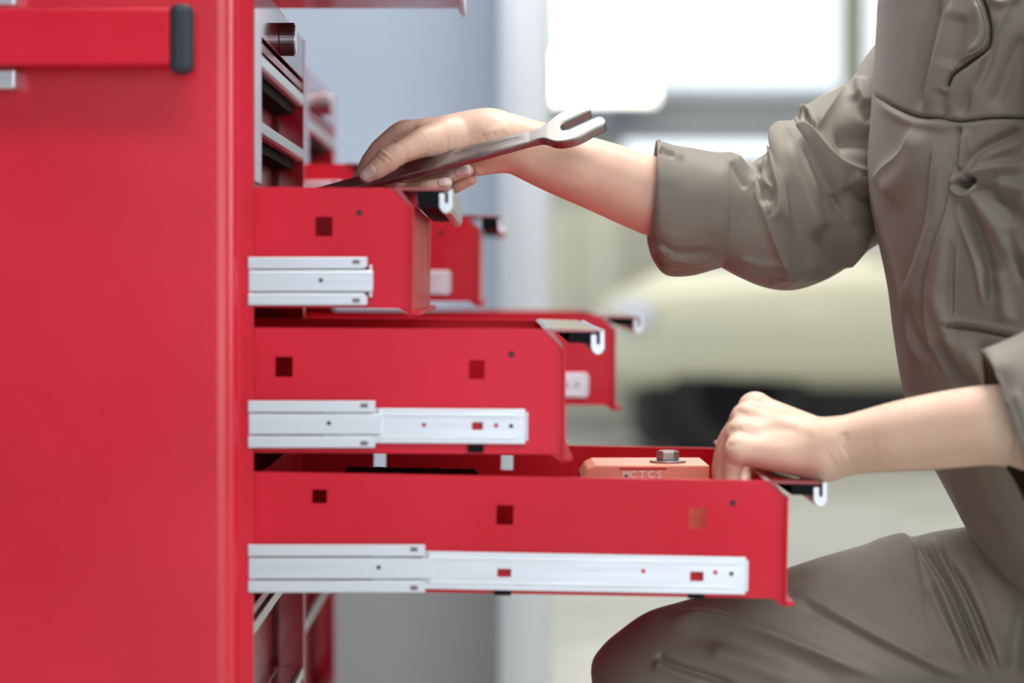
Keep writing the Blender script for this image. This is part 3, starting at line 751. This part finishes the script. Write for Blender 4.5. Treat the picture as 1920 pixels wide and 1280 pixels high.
def digit(fl, pts, k=.0035, join=.0055, fat=.0):
    """a finger built on its own, then merged so neighbouring fingers stay apart"""
    P = [(W(p[0], p[1], p[2]), p[3] * p[2] / F) for p in pts]
    A = np.array([p[0] for p in P]); r = max(p[1] for p in P) + .014
    sl, (X, Y, Z) = fl.axes(A.min(0) - r, A.max(0) + r)
    f = np.full(np.broadcast(X, Y, Z).shape, .05)
    S = spline([(*p, r_) for p, r_ in P], 6); m_ = len(P) - 1
    for i, (p, q) in enumerate(zip(S[:-1], S[1:])):
        e = q[:3] - p[:3]; L = max(e @ e, 1e-12)
        t = np.clip(((X - p[0]) * e[0] + (Y - p[1]) * e[1] + (Z - p[2]) * e[2]) / L, 0, 1)
        f = np.minimum(f, np.sqrt((X - p[0] - t * e[0]) ** 2 + (Y - p[1] - t * e[1]) ** 2 + (Z - p[2] - t * e[2]) ** 2) - (p[3] + (q[3] - p[3]) * t) + .0005 * math.sin(math.pi * ((i / 6) % 1)))
    a, ra = P[0]
    dist = np.sqrt((X - a[0]) ** 2 + (Y - a[1]) ** 2 + (Z - a[2]) ** 2)
    kk = np.clip(join * 1.6 * np.exp(-np.maximum(dist - ra, 0) / .012), .0012, None)   # blend only round the root
    fl.f[sl] = smin(fl.f[sl], f, kk).astype(np.float32)
digit(fR, [(800, 252, 2.868, 26), (758, 250, 2.868, 25), (717, 276, 2.866, 20), (695, 300, 2.862, 17), (672, 338, 2.858, 13)])            # index
digit(fR, [(812, 270, 2.90, 26), (745, 305, 2.905, 19), (728, 340, 2.88, 16), (752, 358, 2.845, 15), (800, 352, 2.815, 15.5), (834, 344, 2.808, 14)])   # middle
digit(fR, [(826, 280, 2.92, 24), (770, 315, 2.93, 18), (762, 338, 2.90, 15), (800, 339, 2.85, 14), (845, 328, 2.825, 14), (876, 319, 2.815, 12.5)])     # ring
digit(fR, [(850, 292, 2.93, 21), (800, 330, 2.95, 15), (800, 352, 2.91, 13), (845, 352, 2.865, 13), (884, 336, 2.85, 11)])                 # little
digit(fR, [(838, 262, 2.830, 36), (797, 266, 2.808, 29), (762, 281, 2.792, 22.5), (743, 290, 2.786, 22.5), (728, 299, 2.783, 24), (708, 315, 2.780, 20.5), (688, 329, 2.779, 15)], k=.006, join=.010)   # thumb
VR, QR = fR.mesh(); del fR

# ---- left hand resting on the drawer pull
lo = W(1310, 960, 2.60); lo[1] = 2.38; hi = W(1900, 690, 2.44); hi[1] = 2.70
fL = Field(lo, hi, .0012)
fL.chain([(1905, 798, 2.475, 78), (1850, 797, 2.485, 75), (1770, 806, 2.505, 72), (1690, 817, 2.52, 66), (1610, 830, 2.54, 57), (1550, 841, 2.55, 54)], .012)
fL.cone(W(1550, 842, 2.55), W(1480, 822, 2.565), 52 * 2.55 / F, 44 * 2.56 / F, .012)
fL.cone(W(1525, 820, 2.58), W(1420, 768, 2.60), 40 * 2.58 / F, 29 * 2.6 / F, .009)
fL.cone(W(1520, 825, 2.565), W(1400, 785, 2.582), 40 * 2.57 / F, 27 * 2.58 / F, .009)
fL.cone(W(1520, 840, 2.555), W(1392, 812, 2.565), 40 * 2.55 / F, 26 * 2.57 / F, .009)
fL.cone(W(1535, 858, 2.545), W(1395, 845, 2.55), 44 * 2.54 / F, 27 * 2.55 / F, .009)
digit(fL, [(1414, 766, 2.603, 30), (1377, 812, 2.632, 21), (1362, 860, 2.635, 18), (1364, 915, 2.62, 15)])
digit(fL, [(1400, 784, 2.583, 27), (1366, 828, 2.602, 21), (1352, 880, 2.605, 17.5), (1358, 935, 2.595, 15)])
digit(fL, [(1388, 812, 2.565, 26), (1364, 850, 2.578, 20), (1356, 895, 2.58, 17), (1362, 945, 2.573, 14)])
digit(fL, [(1384, 842, 2.547, 25), (1376, 870, 2.552, 19), (1372, 905, 2.553, 15.5), (1378, 945, 2.55, 13)])
digit(fL, [(1480, 850, 2.61, 30), (1435, 862, 2.64, 22), (1405, 885, 2.645, 18), (1392, 915, 2.63, 15)])
VL, QL = fL.mesh(); del fL

# ---- coarse rest of the body, carried inside the coverall
fB = Field((.30, 2.30, .30), (.98, 3.22, 1.62), .007)
fB.chain([(1345, 410, 2.90, 74), (1500, 450, 2.95, 82), (1700, 250, 2.99, 92), (1850, 110, 3.00, 96)], .02)
fB.chain([(1895, 798, 2.475, 74), (2010, 800, 2.47, 78), (2048, 560, 2.485, 66), (2025, 250, 2.57, 58), (2000, 60, 2.69, 70)], .01)
fB.chain([(1960, 60, 2.80, 130), (1970, 400, 2.85, 190), (2040, 900, 2.85, 200)], .05)
fB.chain([(1960, 60, 2.92, 130), (1960, 400, 2.88, 180)], .05)
fB.chain([(1990, 0, 2.84, 105), (1955, -120, 2.84, 98)], .03)
fB.chain([(1925, -250, 2.84, 150), (1985, -300, 2.84, 160)], .03)              # skull
fB.chain([(1850, -215, 2.84, 95), (1870, -170, 2.84, 85)], .03)                # jaw
fB.chain([(1795, -235, 2.84, 22), (1770, -212, 2.84, 26)], .012)               # nose
fB.chain([(1800, -165, 2.84, 34), (1810, -160, 2.83, 30)], .012)               # lips
for dd_ in (2.765, 2.915): fB.chain([(1975, -255, dd_ - .003, 26), (1980, -225, dd_, 20)], .008)   # ears
VB, QB = fB.mesh(); del fB
# fine relief on the skin: creases at the joints, tendons at the wrist
def crease(p, w, a): return (p, w, -a, 'r')
skinfolds = [crease([(708, 283), (718, 291), (728, 298), (733, 304)], 2.6, 1.0), crease([(716, 277), (727, 285), (738, 293)], 2.4, .9), crease([(702, 290), (712, 299), (722, 306)], 2.4, .7),
    ([(712, 280), (722, 288), (731, 297)], 8, .9, 'r'), crease([(806, 292), (792, 299), (774, 304), (756, 306)], 5, 1.4), crease([(789, 301), (800, 288), (806, 278)], 3, .7),
    crease([(910, 248), (893, 268), (878, 288)], 4, .9), crease([(920, 246), (906, 264), (892, 283)], 3.5, .9), crease([(930, 246), (918, 260), (906, 276)], 4, .9), crease([(898, 256), (884, 272), (868, 290)], 3, .5),
    ([(955, 236), (930, 246), (908, 258)], 9, 1.2, 'r'), crease([(785, 236), (760, 251), (738, 263)], 4, 1.2), crease([(745, 268), (738, 266), (732, 262)], 3, 1.0), crease([(697, 294), (690, 300)], 3, .8),
    crease([(700, 262), (706, 270), (712, 274)], 3, .5), crease([(838, 250), (840, 292)], 4, .45), crease([(852, 250), (852, 294)], 4, .45), crease([(866, 250), (862, 292)], 4, .4),
    ([(1000, 215), (1060, 262), (1130, 300)], 14, .9, 'r'), crease([(985, 300), (1040, 318), (1100, 340)], 12, .7)]
VR = fold(VR, vnormals(VR, QR), skinfolds)
VL = fold(VL, vnormals(VL, QL), [crease([(1378, 768), (1392, 774), (1405, 776)], 6, 1.1), crease([(1362, 805), (1378, 806), (1394, 803)], 6, 1.1), crease([(1360, 835), (1376, 834), (1392, 830)], 6, .9),
    crease([(1420, 806), (1460, 803), (1500, 806)], 9, .9), crease([(1583, 810), (1586, 830)], 7, 1.2), ([(1440, 780), (1500, 800), (1540, 812)], 9, .8, 'r'), ([(1560, 860), (1585, 845)], 20, 1.2, 'r')])
V = np.concatenate([VB, VR, VL]); Q = np.concatenate([QB, QR + len(VB), QL + len(VB) + len(VR)])
body = bigmesh('body', V, Q, SKIN, person)
bvhR = BVHTree.FromPolygons(VR.tolist(), QR.tolist()); camv = Vector((0, 0, CZ))

def on_surface(bvh, px, py, off=0.0):
    d = Vector(W(px, py, 1.0)) - camv; d.normalize()
    h = bvh.ray_cast(camv, d)
    if h[0] is None: return None
    n = h[1] if h[1].dot(d) < 0 else -h[1]
    return h[0] + n * off

def nail(cx, cy, ang, L, w, tipfrac=.22):
    """curved nail plate; ang is the direction of the finger tip in degrees, L and w are half sizes in pixels"""
    ca, sa = math.cos(math.radians(ang)), -math.sin(math.radians(ang)); V = []; mi = []
    nu, nv = 14, 9
    for i in range(nu + 1):
        u = -1 + 2 * i / nu; ww = w * (1 - .0 * u) * (1 - max(0, -u - .35) ** 2 * 1.2) * (1 - max(0, u - .7) ** 2 * 3)
        for j in range(nv + 1):
            v = -1 + 2 * j / nv
            uu = u * L + (.12 * L * (1 - v * v) if u > 0 else -.12 * L * (1 - v * v) * 0)
            p = on_surface(bvhR, cx + ca * uu + sa * v * ww * -1, cy + sa * uu + ca * v * ww, .00035 + .0003 * (1 - v * v))
            if p is None: p = Vector(W(cx, cy, 2.78)) if not V else Vector(V[-1])
            V.append(tuple(p))
    Fc = [[i * (nv + 1) + j, i * (nv + 1) + j + 1, (i + 1) * (nv + 1) + j + 1, (i + 1) * (nv + 1) + j] for i in range(nu) for j in range(nv)]
    mi = [1 if i >= nu * (1 - tipfrac) else 0 for i in range(nu) for j in range(nv)]
    o = obj('fingernail', V, Fc, [NAIL, NAILTIP], body, smooth=True, mi=mi)
    so = o.modifiers.new('thick', 'SOLIDIFY'); so.thickness = .0005; so.offset = 0
nail(689, 323, 217, 15, 11)
nail(868, 320, 14, 14, 8.5)
nail(834, 341, 12, 12, 8)

# ---------------------------------------------------------------- coverall
def tube_loft(stations, nseg, nring, expo=1.0, close=True):
    """stations: (Tx, Ty, Bx, By, depth, depth radius in m)"""
    S = np.array(stations, float)
    P = spline(S, max(2, nseg // (len(S) - 1)))
    V = []
    for s in P:
        t = W(s[0], s[1], s[4]); b = W(s[2], s[3], s[4]); c = (t + b) / 2; hv = (t - b) / 2; dv = np.array([0, s[5], 0])
        a = np.linspace(0, 2 * np.pi, nring, endpoint=False); ca, sa = np.cos(a), np.sin(a)
        ca = np.sign(ca) * np.abs(ca) ** expo; sa = np.sign(sa) * np.abs(sa) ** expo
        V.append(c + ca[:, None] * hv - sa[:, None] * dv)
    V = np.concatenate(V); n = len(P)
    i = np.arange(n - 1)[:, None] * nring; k = np.arange(nring)[None, :]
    Q = np.stack([i + k, i + (k + 1) % nring, i + nring + (k + 1) % nring, i + nring + k], -1).reshape(-1, 4)
    N_ = vnormals(V, Q)
    c = np.repeat(V.reshape(n, nring, 3).mean(1), nring, 0)
    if ((V - c) * N_).sum() < 0: Q = Q[:, ::-1].copy()
    return V, Q

def cloth(name, V, Q, folds, parent=person, thick=.0, label=None, gain=1.0):
    folds = [(f[0], f[1], f[2] * gain, *f[3:]) for f in folds]
    N_ = vnormals(V, Q); V = fold(V, N_, folds)
    o = bigmesh(name, V, Q, CLOTH, parent, label)
    if thick:
        so = o.modifiers.new('thick', 'SOLIDIFY'); so.thickness = thick; so.offset = -1
    return o, V, Q

# right sleeve
T = [(1348, 286), (1375, 286), (1400, 309), (1422, 296), (1446, 280), (1450, 252), (1470, 238), (1497, 228), (1500, 206), (1535, 184), (1585, 161), (1612, 126), (1645, 78), (1730, -20), (1850, -70)]
B = [(1350, 500), (1375, 514), (1400, 526), (1425, 536), (1455, 543), (1485, 544), (1510, 539), (1535, 530), (1555, 521), (1585, 503), (1612, 481), (1640, 462), (1680, 442), (1760, 400), (1880, 330)]
st = []
for i, (t, b) in enumerate(zip(T, B)):
    f = i / (len(T) - 1); st.append((*t, *b, 2.885 + .11 * f, .060 + .012 * math.sin(f * 2)))
V, Q = tube_loft(st, 330, 300)
slf = [
 # big overlap running from the notch down to the torso: the lower cloth laps over the upper
 ([(1494, 214), (1503, 229), (1525, 251), (1555, 286), (1590, 310), (1650, 324)], 34, 8, 's', 4),
 # left edge of the big fold, lapping over the hollow beside it
 ([(1428, 414), (1446, 402), (1451, 370), (1445, 322), (1448, 264), (1462, 240), (1492, 226)], 30, 8, 's', 4),
 ([(1492, 545), (1474, 512), (1445, 450), (1425, 402), (1410, 365), (1402, 310)], 34, 6, 's', 8),
 # hollow with its lit rim
 ([(1418, 305), (1424, 345), (1436, 390)], 13, -6, 'r'), ([(1442, 290), (1431, 320), (1434, 345), (1446, 362)], 4, 3.5, 'r'),
 ([(1405, 305), (1428, 340), (1436, 385), (1433, 408)], 5, 2.5, 'r'),
 ([(1372, 288), (1395, 318), (1410, 360)], 9, 3.5, 'r'), ([(1366, 300), (1384, 330), (1398, 358)], 5, -2.5, 'r'),
 # facet above the overlap
 ([(1590, 158), (1565, 195), (1528, 250)], 26, 4.5, 's', 7),
 ([(1499, 212), (1511, 205), (1520, 222), (1530, 246)], 4, 4, 'r'), ([(1512, 212), (1517, 228), (1516, 240)], 5, -4, 'r'),
 ([(1612, 140), (1614, 170), (1628, 200)], 10, 3.5, 'r'), ([(1600, 175), (1612, 205), (1640, 225)], 12, -3, 'r'),
 ([(1560, 268), (1600, 262), (1645, 262)], 22, -6, 'r'),
 # broad valleys in the body of the sleeve
 ([(1500, 262), (1530, 312), (1560, 362), (1588, 415)], 14, -6, 'r'), ([(1560, 360), (1575, 388), (1590, 418)], 5, -2, 'r'),
 ([(1478, 262), (1490, 330), (1508, 390), (1545, 450)], 16, 4, 'r'),
 ([(1590, 330), (1620, 345), (1655, 345)], 14, 5, 'r'), ([(1575, 350), (1615, 372), (1655, 372)], 16, -3, 'r'),
 ([(1535, 420), (1556, 468), (1583, 502)], 20, -5, 'r'), ([(1582, 505), (1604, 470), (1606, 420)], 16, 4, 'r'),
 ([(1468, 330), (1482, 395), (1500, 460), (1520, 500)], 14, -2.5, 'r'),
 # lower lap, upper cloth over the under-sleeve
 ([(1650, 426), (1622, 440), (1602, 468), (1580, 494), (1540, 515), (1488, 532)], 26, 5, 's', 2.5),
 ([(1492, 532), (1476, 514), (1440, 513), (1400, 510), (1354, 497)], 26, 3, 's', 3),
 ([(1440, 530), (1462, 524), (1476, 512)], 6, 2.5, 'r'), ([(1380, 480), (1430, 494), (1478, 490)], 7, 1.6, 'r'),
]
sleeve, VS, QS = cloth('sleeve', V, Q, slf, gain=1.5)
# rolled cuff
st = [(1234, 268, 1214, 452, 2.88, .052), (1231, 263, 1216, 462, 2.88, .056), (1238, 265, 1226, 490, 2.88, .060), (1262, 272, 1250, 516, 2.882, .0625), (1300, 278, 1295, 517, 2.884, .063), (1335, 284, 1338, 506, 2.886, .064), (1358, 286, 1352, 502, 2.888, .064), (1364, 292, 1356, 497, 2.888, .060), (1360, 310, 1352, 480, 2.888, .050)]
V, Q = tube_loft(st, 160, 260)
cuff, VC, QC = cloth('rolled_cuff', V, Q, [
 ([(1236, 280), (1250, 288), (1268, 292)], 5, -3, 'r'), ([(1232, 272), (1252, 278), (1285, 300)], 7, 2.5, 'r'),
 ([(1224, 448), (1260, 470), (1300, 474), (1352, 470)], 7, -2.2, 'r'), ([(1226, 455), (1250, 484), (1300, 492), (1350, 490)], 8, 2.2, 'r'),
 ([(1222, 462), (1240, 495), (1290, 505), (1345, 500)], 4, -2.0, 'r'), ([(1222, 440), (1220, 470), (1236, 500)], 7, -3, 'r'),
 ([(1235, 458), (1245, 470), (1262, 476)], 5, 2.2, 'r'), ([(1350, 300), (1340, 380), (1345, 450)], 18, 1.5, 'r'), ([(1250, 330), (1262, 400), (1255, 440)], 22, -1.2, 'r')], thick=.003)
# left sleeve, near the camera
st = [(1846, 658, 1922, 940, 2.475, .055), (1842, 655, 1925, 950, 2.475, .063), (1880, 640, 1950, 965, 2.475, .068), (1935, 610, 2010, 985, 2.475, .072), (1960, 560, 2120, 930, 2.48, .075), (1950, 420, 2140, 700, 2.50, .072), (1935, 300, 2110, 400, 2.54, .070), (1930, 120, 2080, 120, 2.62, .072), (1930, -30, 2060, -60, 2.70, .070)]
V, Q = tube_loft(st, 160, 160)
lsl, _, _ = cloth('sleeve', V, Q, [([(1850, 690), (1862, 760), (1880, 850), (1910, 910)], 12, 3, 'r'), ([(1875, 680), (1890, 770), (1915, 860)], 20, -5, 'r'), ([(1862, 735), (1890, 750), (1920, 745)], 16, 3, 'r')], thick=.003)

# torso of the coverall
L_ = [(1680, -110), (1655, -20), (1650, 40), (1645, 120), (1637, 230), (1632, 310), (1638, 385), (1654, 460), (1670, 540), (1680, 620), (1696, 720), (1722, 820), (1762, 890), (1800, 960), (1822, 1000), (1866, 1062), (1922, 1130), (1990, 1230)]
R_ = [(2160, -110), (2230, -20), (2250, 40), (2270, 120), (2280, 230), (2285, 310), (2285, 385), (2280, 460), (2280, 540), (2285, 620), (2300, 720), (2320, 820), (2340, 890), (2350, 960), (2350, 1000), (2340, 1062), (2320, 1130), (2240, 1240)]
hd = [.15, .185, .19, .19, .185, .18, .178, .175, .17, .17, .165, .165, .165, .165, .165, .165, .16, .10]
V = []; SS = [(*l, *r, 2.85, h) for l, r, h in zip(L_, R_, hd)]
V, Q = tube_loft(SS, 560, 620, expo=.85)
tf = [
 # edge of the front opening and the flap beside it
 ([(1838, -10), (1850, 22), (1857, 60), (1850, 92), (1820, 115), (1788, 138), (1776, 162)], 4, -7, 'o'),
 ([(1826, -10), (1840, 24), (1846, 58), (1838, 84), (1806, 108)], 9, 5, 'r'),
 ([(1800, 20), (1795, 80), (1782, 130)], 22, -4, 'r'),
 ([(1728, 218), (1748, 140), (1770, 60), (1790, -10)], 24, 4, 's', 4), ([(1765, -10), (1745, 60), (1728, 140), (1722, 215)], 9, -4, 'r'),
 ([(1905, -10), (1870, 60), (1835, 130), (1818, 210)], 20, 5.0, 's', 10), ([(1870, 30), (1850, 120), (1812, 190), (1800, 222)], 10, -3.5, 'r'),
 ([(1770, 165), (1765, 200), (1770, 225)], 12, -3, 'r'), ([(1925, 60), (1890, 130), (1860, 210)], 16, -4, 'r'),
 ([(1850, -10), (1880, 5), (1920, -12)], 10, 5, 'r'),
 # chest seam
 ([(1640, 178), (1680, 203), (1720, 219), (1760, 222), (1800, 228), (1860, 222), (1930, 222)], 4, -3, 'o'),
 ([(1640, 190), (1690, 220), (1725, 232), (1800, 240)], 9, 1.6, 'r'),
 # shoulder-front panel
 ([(1630, 345), (1655, 320), (1700, 282), (1722, 225)], 30, 4, 's', 12), ([(1735, 240), (1720, 300), (1690, 340), (1650, 370)], 22, 4, 'r'),
 # placket bands running down
 ([(1760, 232), (1752, 320), (1742, 420), (1715, 520), (1703, 560), (1712, 640), (1738, 700)], 3, 4.0, 's', 22),
 ([(1778, 235), (1770, 320), (1762, 400), (1742, 470), (1722, 540), (1725, 590)], 12, 4, 'r'),
 ([(1790, 228), (1792, 280), (1790, 340), (1775, 420), (1748, 520), (1745, 600), (1760, 670), (1790, 740)], 3, 4.5, 's', 22),
 ([(1800, 380), (1782, 440), (1768, 520), (1764, 560), (1778, 610), (1800, 680), (1820, 740)], 13, 4.5, 'r'),
 ([(1700, 560), (1716, 620), (1745, 680)], 9, -3, 'r'),
 ([(1660, 400), (1690, 500), (1700, 600), (1712, 720)], 16, 2, 'r'),
 # pinched knot with radiating folds
 ([(1800, 345), (1812, 348), (1820, 338)], 7, -11, 'o'), ([(1794, 340), (1800, 360), (1815, 364), (1826, 352)], 6, 5, 'o'),
 ([(1795, 230), (1797, 280), (1795, 330)], 7, -5, 'r'), ([(1808, 240), (1806, 290), (1803, 320)], 8, 3.5, 'r'),
 ([(1808, 330), (1840, 318), (1880, 312), (1930, 310)], 8, 4.5, 'r'), ([(1808, 318), (1840, 285), (1880, 262), (1925, 240)], 11, -4, 'r'), ([(1815, 320), (1850, 290), (1895, 275), (1930, 265)], 10, 3, 'r'),
 ([(1815, 355), (1850, 400), (1880, 440), (1925, 500)], 18, 6, 'r'), ([(1808, 362), (1825, 420), (1850, 500), (1870, 580)], 14, -6, 'r'),
 ([(1820, 350), (1870, 370), (1925, 420)], 14, -5, 'r'), ([(1803, 362), (1810, 420), (1835, 500), (1850, 590)], 9, 4, 'r'),
 ([(1860, 345), (1900, 350), (1930, 360)], 14, 4, 'r'), ([(1880, 420), (1905, 480), (1930, 540)], 12, -5, 'r'),
 ([(1865, 500), (1880, 560), (1890, 610)], 14, 4, 'r'),
 # patch pocket edge
 ([(1790, 440), (1785, 520), (1784, 608)], 4, -2.5, 'r'), ([(1784, 612), (1830, 618), (1880, 628), (1930, 640)], 4, -3.5, 'o'), ([(1784, 600), (1830, 606), (1880, 616), (1930, 626)], 6, 2, 'o'),
 # below the pocket
 ([(1765, 640), (1790, 690), (1830, 745)], 16, -5, 'r'), ([(1790, 620), (1830, 680), (1870, 740)], 18, 4.5, 'r'), ([(1830, 640), (1860, 690), (1890, 720)], 14, -4, 'r'),
 ([(1770, 880), (1800, 960), (1860, 1050), (1930, 1130)], 12, 2.5, 'r'), ([(1800, 890), (1830, 960), (1880, 1030)], 16, -2.5, 'r'),
]
torso, VT, QT = cloth('coverall_top', V, Q, tf, gain=1.85)

# right trouser leg, knee raised
st = [(2060, 930, 2060, 1440, 2.90, .13), (1930, 968, 1950, 1440, 2.91, .12), (1812, 988, 1850, 1420, 2.92, .11), (1760, 996, 1790, 1410, 2.922, .105), (1713, 1006, 1740, 1404, 2.925, .10), (1692, 999, 1715, 1400, 2.925, .10), (1650, 1010, 1680, 1396, 2.925, .10), (1620, 1022, 1650, 1394, 2.925, .10), (1540, 1045, 1570, 1390, 2.925, .097), (1470, 1068, 1500, 1388, 2.925, .095),
      (1380, 1096, 1430, 1388, 2.925, .093), (1290, 1125, 1370, 1392, 2.925, .09), (1215, 1148, 1330, 1400, 2.925, .088), (1160, 1185, 1305, 1410, 2.925, .086), (1128, 1214, 1295, 1425, 2.925, .084), (1109, 1248, 1290, 1445, 2.925, .082), (1113, 1310, 1290, 1475, 2.925, .080), (1122, 1420, 1290, 1520, 2.925, .078), (1130, 1600, 1285, 1640, 2.925, .07), (1140, 1820, 1275, 1835, 2.925, .062)]
V, Q = tube_loft(st, 520, 420)
lf = [
 ([(1480, 1100), (1540, 1135), (1620, 1180), (1720, 1230), (1830, 1275)], 10, 4.5, 'r'), ([(1490, 1122), (1560, 1160), (1650, 1210), (1760, 1262)], 16, -4, 'r'),
 ([(1240, 1160), (1330, 1155), (1420, 1180), (1540, 1225), (1680, 1280)], 11, 4.5, 'r'), ([(1260, 1185), (1360, 1195), (1480, 1235), (1600, 1285)], 20, -4, 'r'),
 ([(1232, 1222), (1245, 1236), (1280, 1252), (1340, 1272), (1390, 1290)], 7, -4, 'r'), ([(1222, 1240), (1260, 1258), (1330, 1285)], 12, 2.5, 'r'),
 ([(1320, 1215), (1400, 1240), (1500, 1280)], 18, 3, 'r'),
 ([(1712, 1008), (1745, 1050), (1780, 1110), (1815, 1190), (1850, 1270)], 7, -6, 'r'), ([(1700, 1005), (1730, 1040), (1768, 1110), (1800, 1190), (1832, 1270)], 8, 3.5, 'r'),
 ([(1740, 1002), (1765, 1045), (1795, 1100), (1830, 1180), (1868, 1275)], 8, 4.5, 'r'), ([(1772, 1040), (1800, 1090), (1830, 1150), (1880, 1280)], 6, -5, 'r'), ([(1800, 1050), (1840, 1140), (1890, 1270)], 14, 3, 'r'),
 ([(1560, 1080), (1640, 1110), (1700, 1170)], 40, 2, 'r'), ([(1740, 1090), (1765, 1150), (1800, 1220)], 9, -3, 'r'),
 ([(1930, 1090), (1905, 1200), (1900, 1280)], 16, -5, 'r'),
]
leg, VG, QG = cloth('trouser_leg', V, Q, lf, gain=1.7)
# left trouser leg (folded under, mostly hidden)
st = [(2080, 1000, 2300, 1400, 2.76, .10), (2040, 1120, 2270, 1440, 2.75, .095), (2000, 1300, 2200, 1500, 2.73, .088), (1985, 1480, 2165, 1570, 2.72, .080), (1990, 1650, 2150, 1680, 2.72, .072), (2010, 1900, 2140, 1900, 2.72, .06)]
V, Q = tube_loft(st, 60, 64)
cloth('trouser_leg', V, Q, [])

# boots
def boot(cx, cy, toe):
    fb = Field((cx - .22, cy - .07, -.005), (cx + .14, cy + .07, .22), .004)
    fb.cone((cx, cy, .06), (cx, cy, .17), .05, .045, .02)
    fb.cone((cx, cy, .045), (cx - .15, cy, .040), .045, .038, .02)
    g = fb.lo[2] + fb.h * np.arange(fb.n[2])
    fb.f = np.maximum(fb.f, (.0 - g)[None, None, :]).astype(np.float32)
    v, q = fb.mesh(); bigmesh('boot', v, q, LEATHER, person)
p = W(1205, 1800, 2.925); boot(p[0], p[1], 0)
p = W(2075, 1900, 2.72); boot(p[0], p[1], 0)

# hair, a little below shoulder line gathered at the back
fh = Field((.44, 2.70, 1.12), (.78, 2.98, 1.50), .005)
fh.chain([(1955, -285, 2.84, 160), (2000, -305, 2.84, 170)], .02)
fh.chain([(2110, -250, 2.84, 60), (2150, -170, 2.84, 45), (2160, -60, 2.84, 26)], .02)
g0 = fh.lo[0] + fh.h * np.arange(fh.n[0]); g2 = fh.lo[2] + fh.h * np.arange(fh.n[2])
cut = (W(1880, -240, 2.84)[0] - g0)[:, None, None] + .6 * (g2 - W(0, -300, 2.84)[2])[None, None, :] - .0
fh.f = np.maximum(fh.f, cut - .02).astype(np.float32)
v, q = fh.mesh(); bigmesh('hair', v, q, HAIR, body)

# ---------------------------------------------------------------- seams, stitching
BV = {}
def bvh_of(key, V, Q):
    if key not in BV: BV[key] = BVHTree.FromPolygons(V.tolist(), Q.tolist())
    return BV[key]
def seam(name, key, V, Q, pts, r, m, parent, dash=None, off=0.0):
    b = bvh_of(key, V, Q); S = spline(pts, 10); P = []
    for s in S:
        p = on_surface(b, s[0], s[1], off)
        if p is not None: P.append(p)
    if len(P) < 2: return
    mb = MB()
    if dash:
        L = 0; cur = [P[0]]; on = True
        Pf = []
        for a, c in zip(P[:-1], P[1:]):
            n = max(1, int((c - a).length / .0008))
            for k in range(n): Pf.append(a.lerp(c, k / n))
        step = max(2, int(dash / .0008))
        for i in range(0, len(Pf) - step, int(step * 1.6)): mb.tube(Pf[i:i + step], r, 5)
        if mb.v: o = mb.build(name, m, parent); o['kind'] = 'stuff'
    else: mb.tube(P, r, 6).build(name, m, parent)
seam('chest_seam', 't', VT, QT, [(1643, 179), (1680, 203), (1720, 219), (1760, 222), (1800, 227), (1860, 221), (1918, 222), (1960, 224)], .0009, SEAMSHADE, torso)
seam('opening_edge', 't', VT, QT, [(1838, -10), (1850, 22), (1857, 60), (1850, 92), (1820, 115), (1788, 138), (1778, 158)], .0012, SEAMSHADE, torso)
seam('flap_hem', 't', VT, QT, [(1826, -10), (1841, 22), (1848, 60), (1842, 84), (1812, 106), (1783, 132)], .0012, CLOTH, torso, off=.001)
seam('pocket_stitching', 't', VT, QT, [(1789, 450), (1784, 520), (1783, 600)], .0004, STITCH, torso, dash=.0025)
seam('pocket_stitching', 't', VT, QT, [(1799, 450), (1794, 520), (1793, 596)], .0004, STITCH, torso, dash=.0025)
seam('pocket_stitching', 't', VT, QT, [(1786, 607), (1830, 613), (1880, 622), (1930, 634)], .0004, STITCH, torso, dash=.0025)
seam('cuff_stitching', 'c', VC, QC, [(1240, 485), (1270, 497), (1310, 501), (1350, 497)], .0004, STITCH, cuff, dash=.0022)
seam('cuff_stitching', 'c', VC, QC, [(1246, 478), (1280, 490), (1315, 494), (1350, 490)], .0004, STITCH, cuff, dash=.0022)
seam('thigh_stitching', 'g', VG, QG, [(1727, 1005), (1745, 1030), (1756, 1060), (1790, 1130), (1830, 1210)], .0004, STITCH, leg, dash=.0025)
seam('thigh_stitching', 'g', VG, QG, [(1731, 1003), (1749, 1029), (1760, 1058), (1794, 1128), (1834, 1208)], .0004, STITCH, leg, dash=.0025)
